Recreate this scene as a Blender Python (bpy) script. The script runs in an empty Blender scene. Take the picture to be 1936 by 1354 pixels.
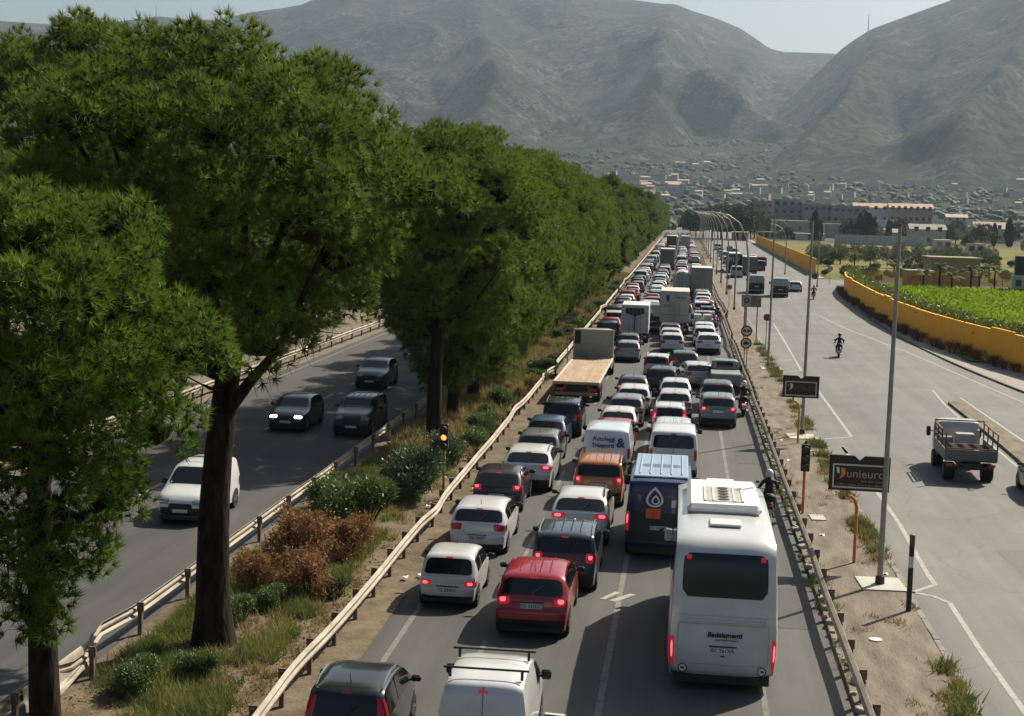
import bpy, bmesh, math, random
import numpy as np
from mathutils import Vector, Matrix, noise as mnoise
R_ = math.radians
rng = np.random.default_rng(11)
random.seed(11)
scene = bpy.context.scene
C = scene.collection

# ------------------------------------------------------------------ camera
PW, PH, FPX, CAMZ = 1936.0, 1354.0, 2840.0, 10.5      # focal length in photo pixels, eye height on the footbridge
_c = Vector((1294.0 - PW / 2, -(398.0 - PH / 2), FPX)).normalized()          # direction of the road in camera space
_h = Vector((math.cos(R_(1.7)), -math.sin(R_(1.7)), 0))
def _cross(a, b): return Vector((a[1]*b[2]-a[2]*b[1], a[2]*b[0]-a[0]*b[2], a[0]*b[1]-a[1]*b[0]))
_u = _cross(_h, _c).normalized()
if _u.y < 0: _u = -_u
_x = _cross(_c, _u)
if _x.x < 0: _x = -_x
AX = (_x, _c, _u)
cam_d = bpy.data.cameras.new('camera'); cam = bpy.data.objects.new('camera', cam_d); C.objects.link(cam)
cam_d.sensor_width = 36; cam_d.lens = 36 * FPX / PW; cam_d.clip_start = 0.5; cam_d.clip_end = 30000
m = Matrix.Identity(4)
for i in range(3):
    m[i][0] = AX[i].x; m[i][1] = AX[i].y; m[i][2] = -AX[i].z
m[2][3] = CAMZ
cam.matrix_world = m
scene.camera = cam
def ray(px, py):
    d = (px - PW / 2, -(py - PH / 2), FPX)
    return Vector([sum(AX[i][k] * d[k] for k in range(3)) for i in range(3)])
def g(px, py, z=0.0):
    d = ray(px, py); t = (z - CAMZ) / d.z
    return Vector((d.x * t, d.y * t, z))
def at(px, py, Y):
    d = ray(px, py); t = Y / d.y
    return Vector((d.x * t, Y, CAMZ + d.z * t))

# ------------------------------------------------------------------ sky, sun, exposure
HAZE = 0.000062
SUN_AZ, SUN_EL = R_(38.0), R_(43.0)                     # azimuth measured from +Y towards +X
w = bpy.data.worlds.new('World'); scene.world = w; w.use_nodes = True
nt = w.node_tree; bg = nt.nodes['Background']
sky = nt.nodes.new('ShaderNodeTexSky'); sky.sky_type = 'NISHITA'; sky.sun_disc = False
sky.sun_elevation = SUN_EL; sky.sun_rotation = SUN_AZ
sky.air_density = 1.0; sky.dust_density = 3.0; sky.ozone_density = 1.0; sky.altitude = 30
nt.links.new(sky.outputs[0], bg.inputs[0]); bg.inputs[1].default_value = 0.051
sl = bpy.data.lights.new('sun', 'SUN'); sl.energy = 5.0; sl.angle = R_(0.5); sl.color = (1.0, 0.91, 0.75)
so = bpy.data.objects.new('sun', sl); C.objects.link(so)
sd = Vector((math.sin(SUN_AZ) * math.cos(SUN_EL), math.cos(SUN_AZ) * math.cos(SUN_EL), math.sin(SUN_EL)))
so.rotation_euler = sd.to_track_quat('Z', 'Y').to_euler(); so.location = (60, 60, 120)
vs = scene.view_settings; vs.view_transform = 'Standard'; vs.look = 'None'; vs.exposure = 0.66; vs.gamma = 1.0; vs.use_curve_mapping = False
cy = scene.cycles
cy.use_denoising = True
cy.max_bounces = 4; cy.diffuse_bounces = 2; cy.glossy_bounces = 3; cy.transmission_bounces = 4; cy.transparent_max_bounces = 8; cy.volume_bounces = 0
cy.sample_clamp_indirect = 4.0

# ------------------------------------------------------------------ materials
MATS = {}
def srgb(r, g_, b):
    f = lambda c: (c / 255 / 12.92) if c / 255 <= 0.04045 else ((c / 255 + 0.055) / 1.055) ** 2.4
    return (f(r), f(g_), f(b))
def material(name, col=(0.5, 0.5, 0.5), rough=0.6, metal=0.0, spec=0.5, coat=0.0, var=0.0, scale=4.0, stretch=(1, 1, 1), bump=0.0, bscale=20.0,
             col2=None, emit=None, estr=0.0, obj_color=False, transl=0.0, alpha=1.0, contrast=(0.35, 0.65), detail=5.0, world=False):
    if name in MATS: return MATS[name]
    mt = bpy.data.materials.new(name); mt.use_nodes = True
    t = mt.node_tree; N, L = t.nodes, t.links
    b = N['Principled BSDF']; out = N['Material Output']
    b.inputs['Roughness'].default_value = rough; b.inputs['Metallic'].default_value = metal
    b.inputs['Specular IOR Level'].default_value = spec; b.inputs['Coat Weight'].default_value = coat; b.inputs['Coat Roughness'].default_value = 0.06
    b.inputs['Base Color'].default_value = (*col, 1)
    src = None
    if obj_color:
        oi = N.new('ShaderNodeObjectInfo'); src = oi.outputs['Color']
    if var or col2 or bump:
        tc = N.new('ShaderNodeTexCoord'); mp = N.new('ShaderNodeMapping'); mp.inputs['Scale'].default_value = stretch
        if world:
            ge = N.new('ShaderNodeNewGeometry'); L.new(ge.outputs['Position'], mp.inputs[0])
        else: L.new(tc.outputs['Object'], mp.inputs[0])
    if var or col2:
        nz = N.new('ShaderNodeTexNoise'); nz.inputs['Scale'].default_value = scale; nz.inputs['Detail'].default_value = detail; nz.inputs['Roughness'].default_value = 0.65
        L.new(mp.outputs[0], nz.inputs['Vector'])
        mr = N.new('ShaderNodeMapRange'); mr.inputs[1].default_value, mr.inputs[2].default_value = contrast
        L.new(nz.outputs[0], mr.inputs[0])
        mx = N.new('ShaderNodeMix'); mx.data_type = 'RGBA'; L.new(mr.outputs[0], mx.inputs[0])
        if obj_color:
            mx.blend_type = 'MULTIPLY'; mx.inputs[0].default_value = 1
            mr.inputs[3].default_value = 1 - var; mr.inputs[4].default_value = 1
            L.new(src, mx.inputs[6]); mx2 = N.new('ShaderNodeCombineColor')
            for k in range(3): L.new(mr.outputs[0], mx2.inputs[k])
            t.links.remove(mx.inputs[0].links[0]); mx.inputs[0].default_value = 1; L.new(mx2.outputs[0], mx.inputs[7])
        else:
            c1 = col if col2 else tuple(c * (1 - var) for c in col); c2 = col2 if col2 else tuple(min(1, c * (1 + var)) for c in col)
            mx.inputs[6].default_value = (*c1, 1); mx.inputs[7].default_value = (*c2, 1)
        src = mx.outputs[2]
    if src is not None: L.new(src, b.inputs['Base Color'])
    if bump:
        n2 = N.new('ShaderNodeTexNoise'); n2.inputs['Scale'].default_value = bscale; n2.inputs['Detail'].default_value = 4
        L.new(mp.outputs[0], n2.inputs['Vector']); bp = N.new('ShaderNodeBump'); bp.inputs['Strength'].default_value = bump; bp.inputs['Distance'].default_value = 0.051
        L.new(n2.outputs[0], bp.inputs['Height']); L.new(bp.outputs[0], b.inputs['Normal'])
    if emit: b.inputs['Emission Color'].default_value = (*emit, 1); b.inputs['Emission Strength'].default_value = estr
    if alpha < 1: b.inputs['Alpha'].default_value = alpha
    if transl:
        tr = N.new('ShaderNodeBsdfTranslucent'); ms = N.new('ShaderNodeMixShader'); ms.inputs[0].default_value = transl
        tr.inputs[0].default_value = (*[min(1, c * 1.5) for c in (col2 or col)], 1)
        if src is not None: L.new(src, tr.inputs[0])
        L.new(b.outputs[0], ms.inputs[1]); L.new(tr.outputs[0], ms.inputs[2]); L.new(ms.outputs[0], out.inputs[0])
    MATS[name] = mt
    return mt

def asphalt(name, base, streak, crack=0.0):
    mt = bpy.data.materials.new(name); mt.use_nodes = True; t = mt.node_tree; N, L = t.nodes, t.links; b = N['Principled BSDF']
    ge = N.new('ShaderNodeNewGeometry')
    def nz(scale, st, lo, hi, detail=4, rough=0.6):
        mp = N.new('ShaderNodeMapping'); mp.inputs['Scale'].default_value = st; L.new(ge.outputs['Position'], mp.inputs[0])
        n = N.new('ShaderNodeTexNoise'); n.inputs['Scale'].default_value = scale; n.inputs['Detail'].default_value = detail; n.inputs['Roughness'].default_value = rough
        L.new(mp.outputs[0], n.inputs['Vector']); r = N.new('ShaderNodeMapRange'); r.inputs[1].default_value = 0.3; r.inputs[2].default_value = 0.7
        r.inputs[3].default_value = lo; r.inputs[4].default_value = hi; L.new(n.outputs[0], r.inputs[0]); return r.outputs[0]
    def mul(a, b_):
        mm = N.new('ShaderNodeMath'); mm.operation = 'MULTIPLY'; L.new(a, mm.inputs[0]); L.new(b_, mm.inputs[1]); return mm.outputs[0]
    f = mul(nz(0.12, (1, 1, 1), 0.86, 1.14), nz(1.0, (1.1, 0.03, 1), 1 - streak, 1 + streak))
    f = mul(f, nz(0.45, (1, 0.22, 1), 0.80, 1.10, 7, 0.7)); f = mul(f, nz(14, (1, 1, 1), 0.84, 1.16, 6, 0.75)); f = mul(f, nz(0.9, (1, 0.6, 1), 0.93, 1.06))
    if crack:
        v = N.new('ShaderNodeTexVoronoi'); v.feature = 'DISTANCE_TO_EDGE'; v.inputs['Scale'].default_value = 0.16; v.inputs['Randomness'].default_value = 1
        dn = N.new('ShaderNodeTexNoise'); dn.inputs['Scale'].default_value = 0.5; dn.inputs['Detail'].default_value = 4; L.new(ge.outputs['Position'], dn.inputs['Vector'])
        va = N.new('ShaderNodeVectorMath'); va.operation = 'MULTIPLY_ADD'; va.inputs[1].default_value = (2.5, 2.5, 0); L.new(dn.outputs['Color'], va.inputs[0])
        L.new(ge.outputs['Position'], va.inputs[2]); L.new(va.outputs[0], v.inputs['Vector'])
        r = N.new('ShaderNodeMapRange'); r.inputs[1].default_value = 0.0; r.inputs[2].default_value = 0.012; r.inputs[3].default_value = 1 - crack; r.inputs[4].default_value = 1; L.new(v.outputs[0], r.inputs[0])
        f = mul(f, r.outputs[0])
    mx = N.new('ShaderNodeVectorMath'); mx.operation = 'SCALE'; mx.inputs[0].default_value = base; L.new(f, mx.inputs['Scale']); L.new(mx.outputs[0], b.inputs['Base Color'])
    b.inputs['Roughness'].default_value = 0.78; b.inputs['Specular IOR Level'].default_value = 0.4
    n2 = N.new('ShaderNodeTexNoise'); n2.inputs['Scale'].default_value = 60; L.new(ge.outputs['Position'], n2.inputs['Vector'])
    bp = N.new('ShaderNodeBump'); bp.inputs['Strength'].default_value = 0.25; bp.inputs['Distance'].default_value = 0.01; L.new(n2.outputs[0], bp.inputs['Height']); L.new(bp.outputs[0], b.inputs['Normal'])
    MATS[name] = mt; return mt

M_ASPH = asphalt('asphalt_main', (0.074, 0.072, 0.068), 0.22)
M_ASPH_L = asphalt('asphalt_left', (0.066, 0.065, 0.063), 0.18)
M_ASPH_R = asphalt('asphalt_service', (0.142, 0.138, 0.130), 0.16, crack=0.2)
M_DIRT = material('dry_dirt', (0.055, 0.041, 0.025), 0.9, var=0.0, col2=(0.22, 0.175, 0.115), scale=1.0, contrast=(.25, .75), detail=9, bump=0.6, bscale=9, world=True, spec=0.2)
M_VERGE = material('worn_verge', (0.085, 0.070, 0.048), 0.9, col2=(0.25, 0.215, 0.165), scale=1.1, contrast=(.25, .72), detail=9, stretch=(1.6, 0.4, 1), bump=0.5, bscale=12, world=True, spec=0.2)
M_EARTH = material('far_earth', (0.055, 0.065, 0.028), 0.95, col2=(0.16, 0.13, 0.075), scale=0.02, world=True, spec=0.1)
M_LAWN = material('field_soil', (0.12, 0.19, 0.016), 0.95, col2=(0.20, 0.27, 0.026), scale=0.35, world=True, spec=0.1, bump=0.6, bscale=1.5)
M_CONC = material('concrete', (0.26, 0.24, 0.21), 0.85, var=0.28, scale=3, bump=0.3, bscale=30, world=True)
M_KERB = material('kerb_stone', (0.19, 0.18, 0.16), 0.85, var=0.3, scale=2, bump=0.3, bscale=20, world=True)
M_LINE = material('worn_road_paint', (0.22, 0.215, 0.20), 0.8, col2=(0.36, 0.355, 0.335), scale=3.5, contrast=(0.3, 0.6), world=True)
M_LINE2 = material('faded_road_paint', (0.095, 0.092, 0.085), 0.8, col2=(0.20, 0.195, 0.18), scale=2.5, contrast=(0.3, 0.7), world=True)
M_RAIL = material('galvanised_rail', (0.18, 0.15, 0.11), 0.6, metal=0.15, col2=(0.34, 0.30, 0.235), scale=1.6, stretch=(1, 0.5, 1), bump=0.05, bscale=6)
M_POST = material('rusty_post', (0.10, 0.06, 0.045), 0.8, col2=(0.20, 0.13, 0.10), scale=5)
M_STEEL = material('grey_steel', (0.30, 0.29, 0.26), 0.5, metal=0.3, var=0.2, scale=2)
M_PAINT = material('car_paint', rough=0.28, metal=0.1, coat=0.7, obj_color=True, var=0.10, scale=1.5)
M_TRIM = material('vehicle_flat_paint', rough=0.5, obj_color=True, var=0.14, scale=2.0)
M_GLASS = material('dark_car_glass', (0.008, 0.010, 0.012), 0.06, spec=0.6)
M_BLACK = material('black_plastic', (0.016, 0.016, 0.017), 0.55, var=0.2, scale=8)
M_TYRE = material('tyre_rubber', (0.018, 0.018, 0.018), 0.85, var=0.25, scale=10)
M_RIM = material('alloy_rim', (0.35, 0.35, 0.36), 0.35, metal=0.7, var=0.1)
M_TAIL = material('tail_lens', (0.20, 0.007, 0.011), 0.2, coat=0.5, emit=(1, 0.02, 0.04), estr=0.03)
M_BRAKE = material('lit_brake_lens', (0.40, 0.012, 0.022), 0.2, coat=0.5, emit=(1.0, 0.03, 0.06), estr=0.14)
M_BULB = material('lit_brake_bulb', (0.6, 0.1, 0.12), 0.3, emit=(1.0, 0.16, 0.20), estr=0.8)
M_LAMP = material('headlamp_lens', (0.30, 0.29, 0.26), 0.12, coat=0.6)
M_LAMPLIT = material('lit_headlamp', (0.8, 0.8, 0.8), 0.2, emit=(1, 1, 0.95), estr=4.0)
M_PLATE = material('number_plate', (0.62, 0.63, 0.62), 0.5, var=0.05)
M_INK = material('dark_ink', (0.012, 0.013, 0.02), 0.6, var=0.2)
M_CHROME = material('bright_trim', (0.75, 0.75, 0.74), 0.2, metal=0.9, var=0.05)
M_WHITEP = material('white_print', (0.75, 0.75, 0.73), 0.5, var=0.05)
# ------------------------------------------------------------------ mesh helpers
class MB:
    def __init__(s): s.v = []; s.f = []; s.mi = []; s.cm = 0
    def add(s, vs_, fs_):
        o = len(s.v); s.v += [tuple(p) for p in vs_]; s.f += [tuple(i + o for i in f) for f in fs_]; s.mi += [s.cm] * len(fs_); return s
    def box(s, c, size, rz=0.0, rx=0.0, ry=0.0, taper=1.0, bev=0.0):
        hx, hy, hz = size[0] / 2, size[1] / 2, size[2] / 2
        if bev > 0:
            b = min(bev, hx * .9, hy * .9, hz * .9); P = []; F = []
            idx = {}
            for sx in (-1, 1):
                for sy in (-1, 1):
                    for sz in (-1, 1):
                        for a in range(3):
                            q = [sx * hx, sy * hy, sz * hz]
                            for k in range(3):
                                if k != a: q[k] -= (sx, sy, sz)[k] * b
                            idx[(sx, sy, sz, a)] = len(P); P.append(q)
            for a in range(3):
                o1, o2 = (a + 1) % 3, (a + 2) % 3
                for sg in (-1, 1):
                    ring = []
                    for (p, q_) in ((-1, -1), (1, -1), (1, 1), (-1, 1)):
                        k = [0, 0, 0]; k[a] = sg; k[o1] = p; k[o2] = q_; ring.append(idx[(*k, a)])
                    F.append(ring if sg > 0 else ring[::-1])
                for p in (-1, 1):
                    for q_ in (-1, 1):
                        k1 = [0, 0, 0]; k1[o1] = p; k1[o2] = q_
                        ka = list(k1); ka[a] = -1; kb = list(k1); kb[a] = 1
                        r = [idx[(*ka, o1)], idx[(*kb, o1)], idx[(*kb, o2)], idx[(*ka, o2)]]
                        F.append(r if p * q_ < 0 else r[::-1])
            for sx in (-1, 1):
                for sy in (-1, 1):
                    for sz in (-1, 1):
                        r = [idx[(sx, sy, sz, a)] for a in range(3)]; F.append(r if sx * sy * sz > 0 else r[::-1])
        else:
            P = [[x * hx * (taper if z > 0 else 1), y * hy * (taper if z > 0 else 1), z * hz] for z in (-1, 1) for y in (-1, 1) for x in (-1, 1)]
            F = [(0, 2, 3, 1), (4, 5, 7, 6), (0, 1, 5, 4), (2, 6, 7, 3), (0, 4, 6, 2), (1, 3, 7, 5)]
        if rz or rx or ry:
            mt = Matrix.Rotation(rz, 3, 'Z') @ Matrix.Rotation(ry, 3, 'Y') @ Matrix.Rotation(rx, 3, 'X'); P = [mt @ Vector(p) for p in P]
        return s.add([(p[0] + c[0], p[1] + c[1], p[2] + c[2]) for p in P], F)
    def bar(s, p, q, w=.05, h=None):
        p, q = Vector(p), Vector(q); h = h or w; d = (q - p); 
        if d.length < 1e-6: return s
        d.normalize(); up = Vector((0, 0, 1)) if abs(d.z) < .95 else Vector((0, 1, 0)); sd_ = d.cross(up).normalized(); u2 = sd_.cross(d)
        P = []
        for e in (p, q):
            for a, b in ((-1, -1), (1, -1), (1, 1), (-1, 1)): P.append(e + sd_ * a * w / 2 + u2 * b * h / 2)
        return s.add(P, [(3, 2, 1, 0), (4, 5, 6, 7), (0, 1, 5, 4), (1, 2, 6, 5), (2, 3, 7, 6), (3, 0, 4, 7)])
    def tube(s, pts, rad, n=8, cap=True):
        pts = [Vector(p) for p in pts]; rad = rad if isinstance(rad, (list, tuple)) else [rad] * len(pts); P = []; F = []
        ref = None
        for i, p in enumerate(pts):
            d = (pts[min(i + 1, len(pts) - 1)] - pts[max(i - 1, 0)]).normalized()
            if ref is None: ref = Vector((1, 0, 0)) if abs(d.x) < .9 else Vector((0, 1, 0))
            a = (ref - d * ref.dot(d)).normalized(); b = d.cross(a); ref = a
            for k in range(n):
                t = 2 * math.pi * k / n; P.append(p + (a * math.cos(t) + b * math.sin(t)) * rad[i])
        for i in range(len(pts) - 1):
            for k in range(n):
                F.append((i * n + k, i * n + (k + 1) % n, (i + 1) * n + (k + 1) % n, (i + 1) * n + k))
        if cap: F.append(tuple(range(n))[::-1]); F.append(tuple((len(pts) - 1) * n + k for k in range(n)))
        return s.add(P, F)
    def grid(s, fn, nu, nv, flip=False):
        P = [fn(i / (nu - 1), j / (nv - 1)) for i in range(nu) for j in range(nv)]; F = []
        for i in range(nu - 1):
            for j in range(nv - 1):
                q = (i * nv + j, (i + 1) * nv + j, (i + 1) * nv + j + 1, i * nv + j + 1); F.append(q[::-1] if flip else q)
        return s.add(P, F)
    def disc(s, c, r, nrm=(0, -1, 0), n=20, th=0.0, r_in=0.0):
        nrm = Vector(nrm).normalized(); a = nrm.orthogonal().normalized(); b = nrm.cross(a); c = Vector(c)
        ring = lambda rr, o: [c + nrm * o + (a * math.cos(2 * math.pi * k / n) + b * math.sin(2 * math.pi * k / n)) * rr for k in range(n)]
        if r_in:
            P = ring(r, th) + ring(r_in, th); return s.add(P, [(k, (k + 1) % n, n + (k + 1) % n, n + k) for k in range(n)])
        if th:
            P = ring(r, 0) + ring(r, th); return s.add(P, [tuple(range(n))[::-1], tuple(range(n, 2 * n))] + [(k, (k + 1) % n, n + (k + 1) % n, n + k) for k in range(n)])
        return s.add(ring(r, 0), [tuple(range(n))])
    def mesh(s, name, mats, smooth=None):
        me = bpy.data.meshes.new(name); me.from_pydata(s.v, [], s.f)
        for mt in (mats if isinstance(mats, (list, tuple)) else [mats]): me.materials.append(mt)
        if any(s.mi): me.polygons.foreach_set('material_index', s.mi)
        if smooth is not None:
            me.polygons.foreach_set('use_smooth', [True] * len(s.f)); me.set_sharp_from_angle(angle=R_(smooth))
        me.update(); return me
    def build(s, name, mats, parent=None, smooth=None, loc=None):
        o = bpy.data.objects.new(name, s.mesh(name, mats, smooth)); C.objects.link(o); o.parent = parent
        if loc is not None: o.location = loc
        return o
def link(name, me, parent=None, loc=None, rz=0.0, color=None):
    o = bpy.data.objects.new(name, me); C.objects.link(o); o.parent = parent
    if loc is not None: o.location = loc
    if rz: o.rotation_euler = (0, 0, rz)
    if color is not None: o.color = (*color, 1)
    return o
def tag(o, label=None, cat=None, group=None, kind=None):
    if label: o['label'] = label
    if cat: o['category'] = cat
    if group: o['group'] = group
    if kind: o['kind'] = kind
    return o
def thing(name, label, cat, loc=(0, 0, 0), rz=0.0, group=None):
    o = bpy.data.objects.new(name, None); C.objects.link(o); o.empty_display_size = 0.3
    o.location = loc; o.rotation_euler = (0, 0, rz); return tag(o, label, cat, group)
def np_mesh(name, V, F, mats, smooth=False, mi=None):
    V = np.asarray(V, np.float32); F = np.asarray(F, np.int32); me = bpy.data.meshes.new(name); k = F.shape[1]
    me.vertices.add(len(V)); me.vertices.foreach_set('co', V.ravel()); me.loops.add(F.size); me.loops.foreach_set('vertex_index', F.ravel())
    me.polygons.add(len(F)); me.polygons.foreach_set('loop_start', np.arange(0, F.size, k, dtype=np.int32)); me.polygons.foreach_set('loop_total', np.full(len(F), k, np.int32))
    for mt in (mats if isinstance(mats, (list, tuple)) else [mats]): me.materials.append(mt)
    if mi is not None: me.polygons.foreach_set('material_index', np.asarray(mi, np.int32))
    if smooth: me.polygons.foreach_set('use_smooth', np.ones(len(F), bool))
    me.update(calc_edges=True); return me
def text(body, size, loc, rot, mat, parent=None, name='lettering', ext=0.004, shear=0.0, bold=0.0, align='CENTER'):
    cu = bpy.data.curves.new(name, 'FONT'); cu.body = body; cu.size = size; cu.align_x = align; cu.align_y = 'CENTER'; cu.extrude = ext; cu.shear = shear; cu.offset = bold; cu.resolution_u = 3
    tmp = bpy.data.objects.new(name, cu); me = bpy.data.meshes.new_from_object(tmp); me.name = name; bpy.data.objects.remove(tmp); bpy.data.curves.remove(cu)
    me.materials.clear(); me.materials.append(mat); o = bpy.data.objects.new(name, me); C.objects.link(o); o.parent = parent; o.location = loc; o.rotation_euler = rot; return o
def struct(name, mb, mt, parent=None, smooth=None):
    return tag(mb.build(name, mt, parent, smooth), kind='structure')
def nrm(a): return a / np.maximum(np.linalg.norm(a, axis=-1, keepdims=True), 1e-9)
def blades(Cn, D, nb, length, width, spread, rg):
    """triangular needles/leaves fanning out of every tuft centre"""
    N = len(Cn); c = np.repeat(Cn, nb, 0); d = nrm(np.repeat(D, nb, 0) + spread * rg.normal(size=(N * nb, 3)))
    sdv = nrm(np.cross(d, rg.normal(size=(N * nb, 3)))); ln = length * rg.uniform(.65, 1.15, (N * nb, 1)); wd = width * rg.uniform(.7, 1.2, (N * nb, 1))
    V = np.stack([c - sdv * wd / 2, c + sdv * wd / 2, c + d * ln], 1).reshape(-1, 3); F = np.arange(len(V)).reshape(-1, 3); return V, F
def leaves(Cn, D, length, width, rg, droop=0.0):
    """one folded diamond leaf (two triangles) per centre"""
    N = len(Cn); d = nrm(D + np.array([0, 0, -droop])); s_ = nrm(np.cross(d, rg.normal(size=(N, 3)))); ln = length * rg.uniform(.6, 1.2, (N, 1)); wd = width * rg.uniform(.7, 1.2, (N, 1))
    V = np.stack([Cn, Cn + d * ln * .5 - s_ * wd / 2, Cn + d * ln, Cn + d * ln * .5 + s_ * wd / 2], 1).reshape(-1, 3)
    b = np.arange(N)[:, None] * 4; F = np.concatenate([b + [0, 1, 2], b + [0, 2, 3]], 0); return V, F
# ------------------------------------------------------------------ ground, roads, kerbs, markings
Y0, Y1 = -30.0, 1100.0
def strip(pts_l, pts_r, z):                              # sheet between two polylines with equal counts
    mb = MB(); P = []; F = []
    for a, b in zip(pts_l, pts_r): P += [(a[0], a[1], z), (b[0], b[1], z)]
    for i in range(len(pts_l) - 1): F.append((2 * i, 2 * i + 1, 2 * i + 3, 2 * i + 2))
    return mb.add(P, F)
mb = MB(); mb.add([(-9000, -400, -.08), (9000, -400, -.08), (9000, 12000, -.08), (-9000, 12000, -.08)], [(0, 1, 2, 3)]); struct('ground', mb, M_EARTH)
struct('main_road', strip([(-7.0, Y0), (-7.0, Y1)], [(4.05, Y0), (4.05, Y1)], 0.0), M_ASPH)
struct('opposite_road', strip([(-24.0, Y0), (-24.0, Y1)], [(-12.75, Y0), (-12.75, Y1)], 0.0), M_ASPH_L)
struct('median_ground', strip([(-12.75, Y0), (-12.75, Y1)], [(-7.0, Y0), (-7.0, Y1)], 0.02), M_DIRT)
struct('opposite_verge', strip([(-60, Y0), (-60, Y1)], [(-24, Y0), (-24, Y1)], 0.01), M_VERGE)
# separator pavement between main road and service road
sep = MB(); sep.box(((4.05 + 6.55) / 2, (Y0 + 330) / 2, -0.02), (2.5, 330 - Y0, 0.24)); struct('separator_pavement', sep, M_VERGE)
KERB_R = [(34, -30), (31, 10), (28.5, 35), (25.6, 60), (22.6, 80), (20.98, 93.7), (19.7, 110.6), (19.0, 133), (19.4, 159), (20.6, 199)]
KERB_R2 = [(21.6, 250), (22.4, 300), (23.2, 420), (24.0, 560), (26, 800), (28, 1100)]
kr = KERB_R + [(34, 212), (60, 226), (60, 242), (30, 240)] + KERB_R2
road = MB(); n = len(KERB_R)
allr = KERB_R + [(22.0, 226)] + KERB_R2
P = []; F = []
for i, (x, y) in enumerate(allr): P += [(6.55, y, 0.004), (x, y, 0.004)]
for i in range(len(allr) - 1): F.append((2 * i, 2 * i + 1, 2 * i + 3, 2 * i + 2))
road.add(P, F); k = len(road.v)
road.add([(20.6, 199.0, .0), (75, 226, .0), (75, 242, .0), (21.6, 250, .0)], [(0, 1, 2, 3)])
struct('service_road', road, M_ASPH_R)
def offset(poly, d):
    out = []
    for i, p in enumerate(poly):
        a = Vector(poly[max(i - 1, 0)]); b = Vector(poly[min(i + 1, len(poly) - 1)]); t = (b - a).normalized(); out.append((p[0] + t.y * d, p[1] - t.x * d))
    return out
def dense(poly, step):
    out = []
    for a, b in zip(poly[:-1], poly[1:]):
        a, b = Vector(a), Vector(b); k = max(1, int((b - a).length / step)); out += [tuple(a.lerp(b, i / k)) for i in range(k)]
    return out + [tuple(poly[-1])]
def smoothed(poly, step=2.0, it=6):
    p = np.array(dense(poly, step))
    for _ in range(it): p[1:-1] = p[1:-1] * .5 + (p[:-2] + p[2:]) * .25
    return [tuple(q) for q in p]
KR = smoothed(KERB_R, 3.0, 5)
def kerb(name, poly, d0, d1, h, mt, z0=-0.05):
    a, b = offset(poly, d0), offset(poly, d1); mb = MB()
    for i in range(len(poly) - 1):
        P = [(a[i][0], a[i][1], z0), (b[i][0], b[i][1], z0), (b[i + 1][0], b[i + 1][1], z0), (a[i + 1][0], a[i + 1][1], z0)]
        P += [(p[0], p[1], h) for p in P]; mb.add(P, [(4, 5, 6, 7), (0, 4, 7, 3), (1, 2, 6, 5)] + ([(0, 1, 5, 4)] if i == 0 else []) + ([(3, 7, 6, 2)] if i == len(poly) - 2 else []))
    return struct(name, mb, mt)
kerb('kerb', KR, 0.0, 0.28, 0.13, M_KERB)
kerb('side_pavement', KR, 0.281, 3.2, 0.125, M_CONC)
kerb('kerb', smoothed(KERB_R2, 6), 0, 0.3, 0.13, M_KERB); kerb('side_pavement', smoothed(KERB_R2, 6), .301, 1.6, 0.125, M_CONC)
# separator kerb built of single stones where they can be told apart
ks = bpy.data.meshes.new('kerb_stone'); _k = MB(); _k.box((0, 0, 0), (0.16, 0.96, 0.24), bev=0.015); ks = _k.mesh('kerb_stone', M_KERB)
kroot = MB(); kroot.box((6.63, 215, -0.02), (0.16, 230, 0.22)); kk = struct('separator_kerb', kroot, M_KERB)
for i in range(75):
    o = link('kerb_stone', ks, kk, (6.63 + random.uniform(-.012, .012), 26 + i * 0.985, -0.005 + random.uniform(-.01, .008)), random.uniform(-.012, .012))
# traffic island on the service road
isl = [g(1792, 764), g(1822, 762), g(1936, 845), g(1990, 900), g(2100, 1010), g(2060, 1040), g(1936, 884), g(1860, 818)]
mb = MB(); k = len(isl); mb.add([(p.x, p.y, -.02) for p in isl] + [(p.x, p.y, .14) for p in isl], [tuple(range(k, 2 * k))[::-1]] + [(i, (i + 1) % k, k + (i + 1) % k, k + i)[::-1] for i in range(k)])
bm = mb; isl_o = struct('traffic_island_pavement', mb, M_VERGE)
def ribbon(mb, pts, width, z):
    pts = [Vector((p[0], p[1])) for p in pts]
    for i in range(len(pts) - 1):
        a, b = pts[i], pts[i + 1]; t = (b - a).normalized(); s_ = Vector((t.y, -t.x)) * width / 2; e = t * width * .0
        mb.add([(a - s_).to_tuple() + (z,), (a + s_).to_tuple() + (z,), (b + s_).to_tuple() + (z,), (b - s_).to_tuple() + (z,)], [(0, 1, 2, 3)])
def marking(name, lines, width, z, mt):
    mb = MB()
    for ln in lines: ribbon(mb, ln, width, z)
    return struct(name, mb, mt)
marking('lane_marking', [[(-6.45, Y0), (-6.45, 600)]], 0.14, 0.005, M_LINE2)
marking('lane_marking', [[(-1.62, Y0), (-1.3, 46), (-1.15, 600)]], 0.15, 0.005, M_LINE2)
marking('lane_marking', [[(2.15, Y0), (2.1, 600)]], 0.13, 0.005, M_LINE2)
for k_ in range(22): marking('lane_dash', [[(-4.35, 20 + k_ * 12), (-4.35, 23.2 + k_ * 12)]], 0.13, 0.005, M_LINE2)
marking('lane_dash', [[g(1139, 1133).xy, g(1168, 1120).xy]], 0.16, 0.009, M_LINE); marking('lane_dash', [[g(1157, 1137).xy, g(1197, 1124).xy]], 0.2, 0.009, M_LINE)
marking('lane_marking', [[(-13.1, Y0), (-13.1, 600)]], 0.14, 0.005, M_LINE2); marking('lane_marking', [[(-23.4, Y0), (-23.4, 600)]], 0.14, 0.005, M_LINE2)
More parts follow.
